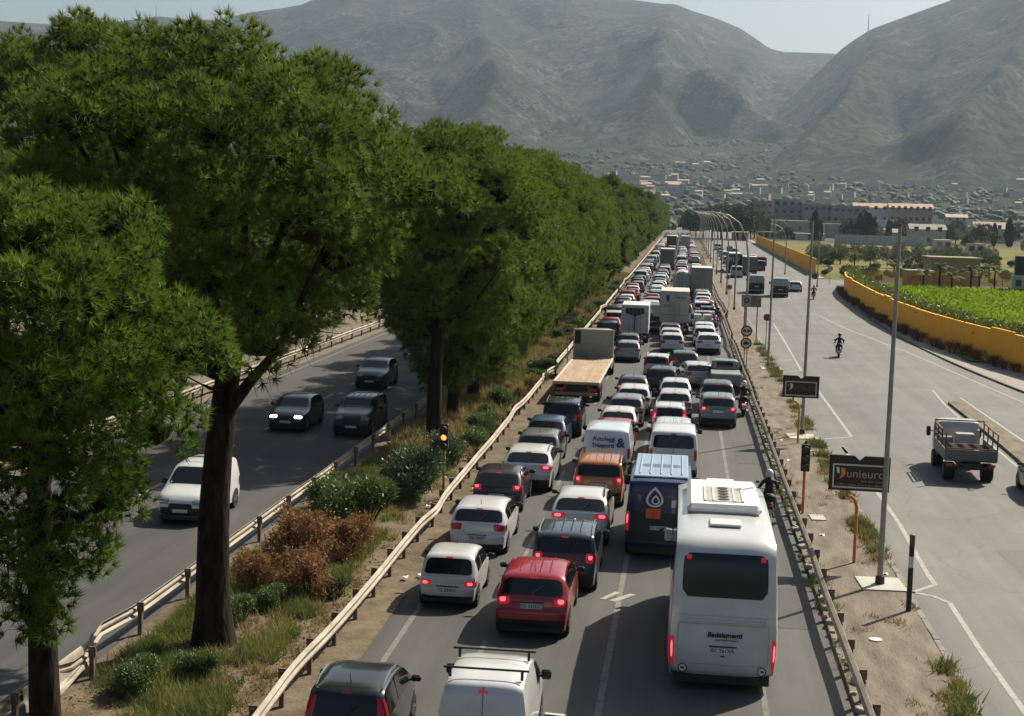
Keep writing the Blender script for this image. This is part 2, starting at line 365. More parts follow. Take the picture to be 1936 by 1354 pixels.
for k_ in range(24): marking('lane_dash', [[(-18.6 , 12 + k_ * 9), (-18.6, 16.5 + k_ * 9)]], 0.13, 0.005, M_LINE)
G2 = lambda *ps: [g(*p).xy for p in ps]
for nm, ps in (('bay_marking', ((1990, 1420), (1936, 1345), (1850, 1225), (1795, 1140), (1765, 1128), (1690, 1113))),
               ('bay_marking', ((1768, 1106), (1752, 1084), (1700, 990), (1640, 905), (1592, 846))), ('bay_marking', ((1768, 1106), (1724, 1121))),
               ('bay_marking', ((1610, 826), (1546, 738))), ('bay_marking', ((1610, 826), (1552, 831))), ('bay_marking', ((1593, 846), (1602, 858))),
               ('bay_marking', ((1515, 701), (1480, 640), (1462, 612))), ('bay_marking', ((1515, 701), (1480, 704))), ('bay_marking', ((1506, 680), (1476, 682))), ('bay_marking', ((1478, 632), (1455, 634))),
               ('edge_marking', ((1551, 598), (1593, 619), (1720, 668), (1936, 762))), ('edge_marking', ((1763, 738), (1786, 765), (1850, 822), (1936, 893))), ('edge_marking', ((1815, 752), (1936, 835)))):
    marking(nm, [G2(*ps)], 0.15 if nm == 'bay_marking' else 0.13, 0.010, M_LINE)
# bare concrete slabs at the foot of the lamp posts, gutter debris
for (px, py, a, b) in ((1665, 1112, 1.25, 1.5), (1515, 830, 1.3, 1.6), (1458, 700, 1.4, 1.8), (1545, 985, .5, .9)):
    q = g(px, py); mb = MB(); mb.box((q.x, q.y, .11), (a, b, .06), rz=.05, bev=.01); tag(mb.build('footing_slab', material('pale_concrete', (.44, .42, .37), .85, var=.12, scale=3, world=True)), kind='structure')
# repaired patches and stains
M_PATCH = asphalt('asphalt_patch', (.060, .058, .055), .1); M_PATCH2 = asphalt('asphalt_patch_pale', (.125, .122, .114), .1)
for (x, y, a, b, mt, rz) in ((11.2, 46, 1.6, 5.5, M_PATCH2, .03), (9.6, 78, 1.1, 9.0, M_PATCH2, .0), (14.2, 96, 2.0, 3.2, M_PATCH2, .1), (12.6, 140, 1.4, 12, M_PATCH2, .02), (17.0, 75, 1.5, 4, M_PATCH2, -.1), (-.2, 27, 1.0, 6.5, M_PATCH, .0), (3.2, 40, .8, 4.2, M_PATCH, .02), (3.1, 66, .9, 6.0, M_PATCH, 0), (-18.4, 36, 1.2, 7, M_PATCH, 0), (-4.4, 31.5, .7, 3.0, M_PATCH, .05)):
    mb = MB(); c_, s_ = math.cos(rz), math.sin(rz); rr_ = random.Random(int(y * 7)); P_ = []
    for k_ in range(20):
        t_ = k_ / 20 * 4; e_ = int(t_); f_ = t_ - e_; u, v_ = ((f_ * 2 - 1, -1), (1, f_ * 2 - 1), (1 - f_ * 2, 1), (-1, 1 - f_ * 2))[e_]; u = u * a / 2 + rr_.uniform(-.04, .04); v_ = v_ * b / 2 + rr_.uniform(-.06, .06); P_.append((x + u * c_ - v_ * s_, y + u * s_ + v_ * c_, .0075))
    mb.add(P_, [tuple(range(20))]); struct('asphalt_patch', mb, mt)
# field behind the wall
mb = MB(); mb.add([(21, 112, .25), (120, 60, .25), (160, 236, .25), (26, 222, .25)], [(0, 1, 2, 3)]); struct('field', mb, M_LAWN)
mb = MB(); mb.add([(24.5, 251, -.04), (120, 240, -.04), (260, 560, -.04), (27, 560, -.04)], [(0, 1, 2, 3)]); struct('garden_ground', mb, material('garden_grass', (.10, .125, .022), .95, col2=(.19, .155, .06), scale=.06, contrast=(.38, .62), detail=8, world=True, spec=.1))
# ------------------------------------------------------------------ mountains
def azel(px, py):
    d = ray(px, py); return math.atan2(d.x, d.y), math.atan2(d.z, math.hypot(d.x, d.y))
def ridge(pts):
    a = sorted(azel(*p) for p in pts); return np.array([p[0] for p in a]), np.array([p[1] for p in a])
RA = ridge([(-900, 10), (-400, 60), (-100, 20), (0, 40), (150, 50), (250, 38), (300, 31), (350, 37), (410, 38), (470, 24), (530, 17), (570, 10), (600, -4), (660, -30), (780, -60), (900, -72), (1050, -50), (1180, -3), (1250, 9), (1300, 20), (1350, 33), (1400, 54), (1430, 74), (1455, 92), (1480, 98), (1590, 102), (1700, 150), (1900, 200), (2300, 250), (2900, 260)])
RB = ridge([(1180, 352), (1270, 345), (1330, 325), (1400, 272), (1480, 200), (1540, 142), (1592, 92), (1620, 72), (1650, 54), (1700, 36), (1760, 14), (1800, 0), (1900, -45), (2100, -120), (2500, -150), (3000, -60)])
def fbm(x, y, z, o=5): return mnoise.fractal(Vector((x, y, z)), 0.9, 2.1, o, noise_basis='PERLIN_ORIGINAL')
def rmf(x, y, z, o=5): return mnoise.ridged_multi_fractal(Vector((x, y, z)), 0.9, 2.1, o, 1.0, 2.0, noise_basis='PERLIN_ORIGINAL')
AZ0, AZ1 = R_(-46), R_(34)
PLAIN = 950.0
def foot(az, r):                                         # gently rising foothills
    t = max(0.0, r - PLAIN) / 1000.0
    return 12.0 * t + 25.0 * t * t
def massif(name, RD, r0, r1, spurs, seed, amp, na=460, nr=110, mt=None):
    az = np.linspace(AZ0, AZ1, na); V = np.zeros((nr, na, 3)); ts = np.concatenate([np.linspace(0, 1, nr - 16), 1 + np.linspace(.03, .6, 16)])
    for j, a in enumerate(az):
        el = np.interp(a, *RD)
        rc = r1 * (1 + 0.07 * fbm(a * 5, seed, 0, 3)); zc = CAMZ + math.tan(el) * rc
        ra = r0 * (1 + 0.12 * fbm(a * 7, seed + 3, 0, 3))
        for i, t in enumerate(ts):
            r = ra + (rc - ra) * t; s_ = 1.28 * min(t, 1) ** 1.75 - 0.28 * min(t, 1) ** 4
            zb = foot(a, ra) * (1 - min(t, 1)) + zc * s_
            x, y = r * math.sin(a), r * math.cos(a)
            k = max(0.0, min(1, t * 3.0)) * max(0.0, 1 - t) ** 0.75
            z = zb + k * amp * ((rmf(a * 9 + .8 * fbm(x / 900, y / 900, seed, 3), r / 2600, seed, 4) - 1.05) * 0.75 + 0.55 * fbm(x / 420, y / 420, seed, 6))
            for (pa0, pa1, wd, hh) in spurs:
                c = pa0 + (pa1 - pa0) * (1 - t); dd = (a - c + 0.012 * fbm(t * 4, seed, 7, 3)) / wd; z += hh * k * math.exp(-abs(dd) ** 1.3)
            if t > 1: z = zc * (1 - (t - 1) * 1.2)
            V[i, j] = (x, y, z)
    idx = np.arange(nr * na).reshape(nr, na); F = np.stack([idx[:-1, :-1], idx[:-1, 1:], idx[1:, 1:], idx[1:, :-1]], -1).reshape(-1, 4)
    me = np_mesh(name, V.reshape(-1, 3), F, mt, smooth=True); o = link(name, me); tag(o, kind='structure'); return V
def mountain_mat(name, scrub, rock, earth):
    mt = bpy.data.materials.new(name); mt.use_nodes = True; t = mt.node_tree; N, L = t.nodes, t.links; b = N['Principled BSDF']; b.inputs['Roughness'].default_value = .95; b.inputs['Specular IOR Level'].default_value = .1
    ge = N.new('ShaderNodeNewGeometry')
    def nz(scale, lo, hi, d=6):
        n_ = N.new('ShaderNodeTexNoise'); n_.inputs['Scale'].default_value = scale; n_.inputs['Detail'].default_value = d; n_.inputs['Roughness'].default_value = .7; L.new(ge.outputs['Position'], n_.inputs['Vector'])
        r = N.new('ShaderNodeMapRange'); r.inputs[1].default_value = lo; r.inputs[2].default_value = hi; L.new(n_.outputs[0], r.inputs[0]); return r.outputs[0]
    def mix(f, a, c):
        mx = N.new('ShaderNodeMix'); mx.data_type = 'RGBA'; L.new(f, mx.inputs[0])
        for s_, v in ((6, a), (7, c)):
            if isinstance(v, tuple): mx.inputs[s_].default_value = (*v, 1)
            else: L.new(v, mx.inputs[s_])
        return mx.outputs[2]
    c = mix(nz(.004, .42, .62), scrub, earth); c = mix(nz(.010, .52, .64, 8), c, rock); c = mix(nz(.045, .46, .56, 5), c, tuple(v * .42 for v in scrub)); c = mix(nz(.11, .54, .60, 3), c, tuple(v * .3 for v in scrub))
    L.new(c, b.inputs['Base Color']); bp = N.new('ShaderNodeBump'); bp.inputs['Strength'].default_value = .9; bp.inputs['Distance'].default_value = 22
    n3 = N.new('ShaderNodeTexNoise'); n3.inputs['Scale'].default_value = .02; n3.inputs['Detail'].default_value = 8; n3.inputs['Roughness'].default_value = .7; L.new(ge.outputs['Position'], n3.inputs['Vector']); L.new(n3.outputs[0], bp.inputs['Height']); L.new(bp.outputs[0], b.inputs['Normal'])
    return mt
azp = lambda px, py: azel(px, py)[0]
MM1 = mountain_mat('mountain_scrub', (.017, .026, .014), (.125, .12, .11), (.075, .062, .042)); MM2 = mountain_mat('mountain_woods', (.013, .024, .011), (.10, .098, .085), (.062, .056, .038))
VA = massif('mountains', RA, 2700, 5300, [(azp(1270, 10), azp(1215, 330), .030, 230), (azp(880, 0), azp(930, 330), .020, 120), (azp(560, 0), azp(640, 330), .035, 90), (azp(1430, 90), azp(1360, 330), .012, 60)], 3.1, 150, mt=MM1)
VB = massif('mountains', RB, 2250, 3900, [(azp(1700, 36), azp(1500, 340), .025, 90), (azp(2000, 0), azp(1800, 380), .03, 150)], 9.4, 105, na=420, nr=90, mt=MM2)
# rolling foothills with the village
def fz(x, y):
    r = math.hypot(x, y); a = math.atan2(x, y); t = min(1, max(0, (r - PLAIN) / 500))
    return foot(a, r) + t * 10 * fbm(x / 500, y / 500, 2.2, 4)
na, nr = 200, 60; V = np.zeros((nr, na, 3))
for j, a in enumerate(np.linspace(AZ0, AZ1, na)):
    for i in range(nr):
        r = 800 + 2700 * i / (nr - 1); x, y = r * math.sin(a), r * math.cos(a); V[i, j] = (x, y, fz(x, y) - .02)
idx = np.arange(nr * na).reshape(nr, na); F = np.stack([idx[:-1, :-1], idx[:-1, 1:], idx[1:, 1:], idx[1:, :-1]], -1).reshape(-1, 4)
tag(link('foothills', np_mesh('foothills', V.reshape(-1, 3), F, mountain_mat('foothill_ground', (.020, .040, .014), (.07, .066, .045), (.042, .050, .024)), smooth=True)), kind='structure')
def hit(px, py):
    d = ray(px, py); d = d / math.hypot(d.x, d.y)
    for r in range(700, 3500, 6):
        x, y = d.x * r, d.y * r
        if CAMZ + d.z * r < fz(x, y): return Vector((x, y, fz(x, y)))
    return None
# ------------------------------------------------------------------ guard rails
def w_beam(mb, path, z, prof, side):
    P = []; n_ = len(prof)
    for i, (x, y, dz) in enumerate(path):
        for (o, h) in prof: P.append((x + o * side, y, z + h + dz))
    F = []
    for i in range(len(path) - 1):
        for k in range(n_ - 1):
            q = (i * n_ + k, i * n_ + k + 1, (i + 1) * n_ + k + 1, (i + 1) * n_ + k); F.append(q)
    mb.add(P, F)
WPROF = [(0.0, -.155), (.03, -.14), (.085, -.10), (.085, -.06), (.02, -.02), (.02, .02), (.085, .06), (.085, .10), (.03, .14), (0.0, .155), (-.008, .150), (.020, .135), (.070, .098), (.070, .062), (.006, .022), (.006, -.022), (.070, -.062), (.070, -.098), (.020, -.135), (-.008, -.150), (0, -.155)]
post_me = MB(); post_me.box((0, 0, .38), (.10, .14, .82), bev=.012); post_me.box((0, 0, .72), (.16, .05, .22)); post_me = post_me.mesh('post', M_POST)
def guard_rail(label, x0, side, ya, yb, bends, zc=.62, spacing=2.25, double=True, zs=1.0, seed=0):
    rg = random.Random(seed); root = thing('guard_rail', label, 'guard rail', (x0, ya, 0))
    def off(y):
        o = 0.035 * mnoise.noise(Vector((y * .12, seed, 0))) ; dz = 0.02 * mnoise.noise(Vector((y * .2, seed + 5, 0)))
        for (yc, wd, ax, az) in bends:
            e = math.exp(-((y - yc) / wd) ** 2); o += ax * e; dz += az * e
        return o, dz
    y = ya; seg = 4.5; k = 0
    while y < yb:                                       # each beam length is a piece of its own, lapped at a post
        ye = min(y + seg, yb); mb = MB(); path = []
        for i in range(7):
            yy = y + (ye - y + .12) * i / 6; o, dz = off(yy); path.append((o + .004 * (k % 2), yy - ya, dz))
        w_beam(mb, path, zc, WPROF, side)
        if y < 300: mb.build('beam', M_RAIL, root, smooth=40)
        else: break
        y = ye; k += 1
    mb = MB(); w_beam(mb, [(off(y + (yb - y) * i / 40)[0], y - ya + (yb - y) * i / 40, 0) for i in range(41)], zc, WPROF, side); mb.build('beam', M_RAIL, root, smooth=40)
    yy = ya + .3
    while yy < min(yb, 340):
        o, dz = off(yy); link('post', post_me, root, (o - side * .10, yy - ya, dz * .5 - .02), rg.uniform(-.06, .06)); yy += spacing
    return root
guard_rail('long dented cream steel guard rail along the pine median beside the traffic queue', -7.72, 1, 18, 560, [(30, 2.2, -.05, .06), (88, 1.6, -.22, -.12), (92.5, 1.5, .28, .03), (72, 2, -.1, .02), (150, 3, -.3, .05), (152, 3, .25, 0), (210, 5, -.25, 0), (47.5, 1.5, .10, -.04)], seed=2)
guard_rail('weathered guard rail between the pine median and the shaded opposite road', -12.62, -1, 20, 420, [(30.2, 1.0, .22, -.16), (32, 1.0, -.12, .05)], seed=5, spacing=3.4)
guard_rail('brown guard rail between the traffic queue and the separator pavement with sign posts', 4.12, -1, 18, 420, [(150, 4, .35, 0), (160, 8, .3, 0), (118, 3, -.15, 0)], seed=9, spacing=2.3)
guard_rail('pale guard rail on the outer verge of the shaded opposite road', -24.6, 1, 40, 320, [], seed=12, spacing=3.4)
# crumpled wide sheet hanging off the opposite road rail
mb = MB(); mb.grid(lambda u, v: (-12.52 + .16 * math.sin(u * 3.14) * v - .10 * (1 - v), 27.6 + 3.6 * u, .72 - .52 * v + .10 * math.sin(u * 7 + v * 3) * v + .05 * math.sin(v * 9)), 14, 9)
tag(mb.build('loose_rail_sheet', M_RAIL, smooth=60), 'torn sheet of rail metal hanging off the guard rail near a pine', 'metal sheet')
# low parapet footing under the right hand rail
mb = MB(); rg = random.Random(4)
for i in range(150):
    y = 24 + i * .62 + rg.uniform(-.2, .2); s_ = rg.uniform(.06, .20); mb.box((4.16 + rg.uniform(-.12, .14), y, .09 + s_ * .25), (s_ * 1.3, s_ * 1.6, s_ * .8), rz=rg.uniform(0, 3), rx=rg.uniform(-.3, .3), bev=.02)
tag(mb.build('rubble', M_CONC), 'broken stones and rubble lying under the separator guard rail', 'rubble', kind='stuff')
# ------------------------------------------------------------------ pines
def foliage_mat(name, c1, c2, transl=.35, scale=1.2):
    return material(name, c1, .65, col2=c2, scale=scale, contrast=(.3, .7), transl=transl, spec=.25)
M_PINE = foliage_mat('pine_needles', (.040, .076, .012), (.195, .255, .034), .38)
M_PINE2 = foliage_mat('fresh_pine_needles', (.045, .095, .012), (.165, .245, .028), .38)
M_BARK = material('pine_bark', (.008, .006, .005), .95, col2=(.040, .028, .020), scale=5, stretch=(1, 1, .3), bump=1.0, bscale=9, spec=.15)
def lobes_of(rg, R, zc, hz, nl, r0, r1, low=-.45, hd=None, taper=0.0, gap=.62, macro=0, mr=(1.3, 2.1)):
    """foliage lobes; with macro > 0 they sit on the upper sides of a few big irregular sub-crowns so the outline is ragged"""
    L_ = []; tries = 0; hd = hd or hz; MC = []
    while macro and len(MC) < macro and tries < macro * 80:
        tries += 1; d = nrm(rg.normal(size=3))
        if d[2] < low: continue
        q = rg.uniform(*mr); k = rg.uniform(.35, 1.0) ** .5; f = 1 - taper * max(0, -d[2]) ** 1.3; e = rg.uniform(.82, 1.12)
        c = np.array([d[0] * max(.4, R * e - q) * k * f, d[1] * max(.4, R * e - q) * k * f, zc + d[2] * max(.3, (hz if d[2] > 0 else hd) * rg.uniform(.85, 1.05) - q * .8)])
        if all(np.linalg.norm((c - m_[0]) * [1, 1, 1.25]) > .80 * (q + m_[1]) for m_ in MC): MC.append((c, q))
    lobes_of.MC = MC; tries = 0; tot = sum(m_[1] ** 2 for m_ in MC) if MC else 1
    if MC:
        for mc, q in MC:
            out = nrm(nrm(mc - np.array([0, 0, zc - 1.5])) * .8 + np.array([0, 0, .8])); mine = []; want = max(4, int(nl * q * q / tot)); tr_ = 0
            while len(mine) < want and tr_ < want * 30:
                tr_ += 1; d = nrm(rg.normal(size=3))
                if d @ out < -.25: continue
                r = rg.uniform(r0, r1) * .8; c = mc + d * (q - r * .55) * rg.uniform(.8, 1.1) * np.array([1, 1, .72])
                if all(np.linalg.norm(c - t[0]) > gap * (r + t[1]) for t in mine): mine.append((c, r))
            L_ += mine
        return L_
    while len(L_) < nl and tries < nl * 60:
        tries += 1
        d = nrm(rg.normal(size=3))
        if d[2] < low: continue
        r = rg.uniform(r0, r1); k = rg.uniform(.55, 1.0) ** .6; f = 1 - taper * max(0, -d[2]) ** 1.3
        c = np.array([d[0] * (R - r * .6) * k * f, d[1] * (R - r * .6) * k * f, zc + d[2] * ((hz if d[2] > 0 else hd) - r * .5) * (.85 + .15 * k)])
        if all(np.linalg.norm(c - q[0]) > gap * (r + q[1]) for q in L_): L_.append((c, r))
    return L_
def icos(sub):
    b = bmesh.new(); bmesh.ops.create_icosphere(b, subdivisions=sub, radius=1); b.verts.ensure_lookup_table(); V = np.array([v.co for v in b.verts]); F = np.array([[v.index for v in f.verts] for f in b.faces]); b.free(); return V, F
IV, IF = icos(2)
M_CORE = material('crown_shade_core', (.010, .009, .005), .95, col2=(.035, .030, .016), scale=6, spec=.1)  # dark filler for the cores added inside the crowns to block light
def crown_mesh(name, seed, R, zc, hz, nl, dens, nb, ln, wd, mt, low=-.45, r0=.9, r1=1.55, hd=None, taper=0.0, gap=.62, macro=0, mr=(1.3, 2.1), fill=0):
    """lobes carry shoots; every shoot is a rosette of needles, with dark cores added inside to block light"""
    rg = np.random.default_rng(seed); LB = lobes_of(rg, R, zc, hz, nl, r0, r1, low, hd, taper, gap, macro, mr); Vs, Fs, Mi = [], [], []; o = 0; MC = lobes_of.MC
    if fill: LB = LB + lobes_of(rg, R * .88, zc, hz * .88, fill, r0, r1, low, (hd or hz) * .92, taper, .8)
    for c, q in MC:                              # added dark lumps that block light and darken the gaps of every sub-crown
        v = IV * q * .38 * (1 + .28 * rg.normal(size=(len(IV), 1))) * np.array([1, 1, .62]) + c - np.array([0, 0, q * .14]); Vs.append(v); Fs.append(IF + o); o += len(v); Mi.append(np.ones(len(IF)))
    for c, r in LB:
        if nb < 22: v = IV * r * .36 * (1 + .3 * rg.normal(size=(len(IV), 1))) * np.array([1, 1, .7]) + c; Vs.append(v); Fs.append(IF + o); o += len(v); Mi.append(np.ones(len(IF)))  # far crowns: the same added light-blocking core in each lobe
        n_ = int(dens * 4 * math.pi * r * r * 2.2); d = nrm(rg.normal(size=(n_, 3)))
        out = nrm(nrm(c - np.array([0, 0, zc - 2.0])) + np.array([0, 0, .55])); d = d[d @ out > -.38]
        keep = []
        for i in range(len(d)):                           # spread the shoots evenly over the lobe
            if all(d[i] @ d[j] < 1 - .5 * (.62 / math.sqrt(dens) / r) ** 2 for j in keep): keep.append(i)
        d = d[keep]; p = c + d * r * rg.uniform(.50, .98, (len(d), 1)) * np.array([1, 1, .85])
        D = nrm(d * .8 + np.array([0, 0, .5]) + .2 * rg.normal(size=d.shape))
        bv, bf = blades(p, D, nb, ln, wd, .62, rg); Vs.append(bv); Fs.append(bf + o); o += len(bv); Mi.append(np.zeros(len(bf)))
    V = np.concatenate(Vs); F = np.concatenate(Fs); return np_mesh(name, V, F, [mt, M_CORE], mi=np.concatenate(Mi)), LB
def trunk_mesh(name, seed, h, r, lean, LB, nlimb=12, dead=6, fork=None):
    rg = random.Random(seed); mb = MB(); pts = []; rad = []
    for i in range(9):
        t = i / 8; pts.append((lean[0] * t * t + .05 * math.sin(t * 5 + seed), lean[1] * t * t + .05 * math.cos(t * 4 + seed), h * t)); rad.append(r * (1.28 if i == 0 else 1.0 - .38 * t))
    mb.tube(pts, rad, 14); top = Vector(pts[-1])
    for c, rr in rg.sample(LB, min(nlimb, len(LB))):
        c = Vector(c); st = Vector(pts[-1 - rg.randint(0, 2)]); mid = st.lerp(c, .5) + Vector((rg.uniform(-.3, .3), rg.uniform(-.3, .3), -.35)); mb.tube([st, st.lerp(mid, .5) + Vector((0, 0, .05)), mid, c], [r * .42, r * .30, r * .22, r * .08], 7)
    for i in range(dead):                                # dead twigs under the crown
        a = rg.uniform(0, 6.28); st = top + Vector((0, 0, rg.uniform(-1.6, .2))); p1 = st + Vector((math.cos(a), math.sin(a), rg.uniform(-.1, .3))) * rg.uniform(1.0, 1.8); p2 = p1 + Vector((math.cos(a + .5), math.sin(a + .5), rg.uniform(-.5, .2))) * rg.uniform(.6, 1.2)
        p0 = st.lerp(p1, .5) + Vector((0, 0, rg.uniform(-.18, .12))); mb.tube([st, p0, p1, p2], [.034, .026, .018, .007], 5)
        for _ in range(9):
            q = p0.lerp(p2, rg.random()); mb.tube([q, q + Vector((rg.uniform(-.5, .5), rg.uniform(-.5, .5), rg.uniform(-.7, .1)))], [.009, .003], 4)
    return mb.mesh(name, M_BARK, smooth=50)
PV = []
def variant(seed, R, zc, hz, nl, dens, nb, ln, wd, mt, th, tr, lean, low=-.45, **k):
    cm, LB = crown_mesh('crown', seed, R, zc, hz, nl, dens, nb, ln, wd, mt, low, **k); return cm, trunk_mesh('trunk', seed, th, tr, lean, LB)
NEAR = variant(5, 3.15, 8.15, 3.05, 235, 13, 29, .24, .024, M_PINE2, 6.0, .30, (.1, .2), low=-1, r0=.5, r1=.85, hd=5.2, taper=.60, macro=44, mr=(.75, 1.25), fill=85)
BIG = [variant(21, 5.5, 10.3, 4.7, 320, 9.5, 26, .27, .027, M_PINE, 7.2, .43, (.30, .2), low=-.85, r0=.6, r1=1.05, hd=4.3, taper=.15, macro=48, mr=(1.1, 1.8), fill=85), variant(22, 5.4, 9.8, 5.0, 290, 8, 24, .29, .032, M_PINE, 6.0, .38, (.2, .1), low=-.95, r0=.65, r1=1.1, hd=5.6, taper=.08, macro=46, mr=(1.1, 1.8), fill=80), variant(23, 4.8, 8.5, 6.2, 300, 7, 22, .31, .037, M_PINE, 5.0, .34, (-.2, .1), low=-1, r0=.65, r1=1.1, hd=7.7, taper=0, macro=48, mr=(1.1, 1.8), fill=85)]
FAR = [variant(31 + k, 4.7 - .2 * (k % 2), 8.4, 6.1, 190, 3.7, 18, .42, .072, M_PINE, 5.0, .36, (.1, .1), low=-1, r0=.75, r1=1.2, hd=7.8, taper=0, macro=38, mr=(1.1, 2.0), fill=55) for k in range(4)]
def pine(v, x, y, rz, s, sz, label, group=None):
    t = thing('pine_tree', label, 'tree', (x, y, 0), rz, group); t.scale = (s, s, sz); link('crown', v[0], t); link('trunk', v[1], t); return t
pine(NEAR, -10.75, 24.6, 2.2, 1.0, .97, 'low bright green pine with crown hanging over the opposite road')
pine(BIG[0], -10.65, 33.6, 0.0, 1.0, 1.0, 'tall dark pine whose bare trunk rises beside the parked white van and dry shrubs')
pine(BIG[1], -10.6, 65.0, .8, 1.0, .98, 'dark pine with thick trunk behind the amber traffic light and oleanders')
pine(BIG[2], -10.5, 54.5, 2.6, .86, 1.03, 'pine crown spreading above the oleander shrubs of the median') if False else None
pine(BIG[1], -25.6, 61.0, 1.4, 1.2, 1.25, 'very tall pine on the outer verge of the shaded opposite road')
ys = [72.5, 80, 88, 96, 104, 112, 121, 130, 139]; rg = random.Random(8)
PL = ['pine standing close behind the thick trunk at the amber traffic light', 'low branched pine in the median beside the rear of the flatbed lorry', 'low branched pine in the median beside the deck of the flatbed lorry', 'pine behind the dull round signs beside the flatbed headboard', 'pine in the median beside the maroon hatchback', 'pine in the median beside the dark red hatchback and box lorry']
for i, y in enumerate(ys): pine(BIG[2], -10.7 + rg.uniform(-.3, .3), y, rg.uniform(0, 6.28), rg.uniform(.9, 1.0), rg.uniform(.95, 1.04), PL[i] if i < len(PL) else 'full dark green pine in the median row past the white box lorry', 'pines of the median row')
y = 147
while y < 700:
    pine(FAR[rg.randint(0, 3)], -10.7 + rg.uniform(-.8, .8), y, rg.uniform(0, 6.28), rg.uniform(.74, 1.08), rg.uniform(.84, 1.08), 'pine of the distant median row next to the far queue', 'distant pines of the median row'); y += rg.uniform(8.5, 11)
pine(BIG[2], -27.5, 49.0, 4.0, 1.1, 1.16, 'bushy tall pine on the outer verge behind the bright green pine')
pine(BIG[2], -27.0, 74.0, 2.2, 1.1, 1.1, 'bushy pine on the outer verge behind the very tall pine')
for i, y in enumerate((90, 104, 128, 152, 178, 205)): pine(FAR[i % 4], -29 + rg.uniform(-1, 1), y, rg.uniform(0, 6.28), 1.0, rg.uniform(.9, 1.05), 'pine growing on the outer verge of the opposite road', 'pines of the outer verge')

# ------------------------------------------------------------------ shrubs and weeds
def shrub_mesh(name, seed, R, h, n_, ln, wd, mt, stems=14, blobs=9, droop=0.0, rough_=0.0):
    rg = np.random.default_rng(seed); rp = random.Random(seed); Cs, Ds = [], []; m_ = int(blobs * (1 + 1.5 * rough_))
    for _ in range(m_):
        a = rg.uniform(0, 6.28); q = rg.uniform(.1, .62 + .25 * rough_) * R; f = rg.uniform(.45 - .25 * rough_, .72 + .12 * rough_); c = np.array([math.cos(a) * q, math.sin(a) * q, h * f]); r = R * rg.uniform(.35 - .14 * rough_, .52 - .12 * rough_)
        d = nrm(rg.normal(size=(n_ // m_, 3))); p = c + d * r * rg.uniform(.35, 1.12, (len(d), 1)) * np.array([1, 1, h / R * .62 * (1 + .35 * rough_)]); Cs.append(p); Ds.append(nrm(d * (1 - .4 * rough_) + np.array([0, 0, .5]) + (.5 + .4 * rough_) * rg.normal(size=d.shape)))
    p = np.concatenate(Cs); D = np.concatenate(Ds); k = p[:, 2] > .04; V, F = leaves(p[k], D[k], ln, wd, rg, droop); fo = np_mesh('foliage', V, F, mt)
    mb = MB()
    for _ in range(stems):
        a = rp.uniform(0, 6.28); q = rp.uniform(.3, .8) * R; mb.tube([(0.1 * math.cos(a), .1 * math.sin(a), -.03), (math.cos(a) * q * .5, math.sin(a) * q * .5, h * .45), (math.cos(a) * q, math.sin(a) * q, h * .85)], [.025, .018, .008], 5)
    return fo, mb.mesh('stems', M_BARK)
M_OLEA = material('oleander_leaf', (.045, .085, .032), .45, col2=(.12, .17, .075), scale=3, transl=.2, spec=.5)
M_OLEA2 = material('light_oleander_leaf', (.055, .105, .028), .5, col2=(.14, .20, .05), scale=3, transl=.25)
M_DRY = material('dry_leaf', (.12, .055, .022), .8, col2=(.40, .215, .085), scale=3, transl=.25)
M_WEED = material('weed_green', (.07, .11, .022), .75, col2=(.22, .23, .06), scale=.8, transl=.3, world=True)
M_STRAW = material('straw', (.20, .155, .06), .85, col2=(.34, .27, .12), scale=1, transl=.3, world=True)
def shrub(ms, px, py, label, s=1.0, rz=0.0, name='shrub', loc=None, group=None):
    p = loc or g(px, py); t = thing(name, label, 'shrub', (p[0], p[1], .02), rz, group); t.scale = (s, s, s); link('foliage', ms[0], t); link('stems', ms[1], t); return t
OL = shrub_mesh('o', 3, 1.45, 1.95, 8500, .19, .05, M_OLEA, rough_=.6); OL2 = shrub_mesh('o2', 4, 1.5, 1.6, 8000, .17, .06, M_OLEA2, rough_=.6); DR = shrub_mesh('d', 5, 1.15, 1.7, 5600, .17, .045, M_DRY, droop=.2, rough_=1.0)
shrub(OL, 775, 948, 'grey green oleander bush next to the traffic light pole in the median')
shrub(OL2, 690, 1002, 'rounded bright green bush between the oleander and the dry brown shrubs', 1.0, 1.0)
shrub(OL2, 632, 962, 'low light green bush against the opposite road guard rail', .72, 2.0)
shrub(OL, 842, 884, 'leafy green bush right behind the amber traffic light', .72, 2.5)
shrub(DR, 562, 1066, 'large dry orange brown shrub in front of the green bush', .92, .3)
shrub(DR, 655, 1058, 'small dry rust coloured shrub beside the gravel edge of the median', .74, 1.9)
shrub(DR, 585, 1128, 'dry brown shrub nearest the pine trunk clearing', .70, 3.1)
shrub(DR, 490, 1118, 'half dead brownish shrub close to the bare pine trunk', .62, 4.0)
for px_, py_, ss, nm_ in ((455, 1180, .42, 'green weedy bush just past the bare pine trunk'), (520, 1150, .36, 'small green weed bush beside the half dead shrub'), (380, 1290, .40, 'green weed bush in front of the bare pine trunk'), (270, 1310, .46, 'dark green weed bush by the torn rail metal'), (640, 1130, .34, 'small green weed bush near the gravel edge of the median'), (900, 850, .55, 'green bush between the queue rail and the thick pine trunk')): shrub(OL2, px_, py_, nm_, ss, px_ * .1)
rg = random.Random(3)
WB = shrub_mesh('w', 8, .7, .55, 1100, .22, .03, M_WEED, stems=4, blobs=6); WB2 = shrub_mesh('w2', 9, .6, .8, 900, .2, .03, M_STRAW, stems=4, blobs=6)
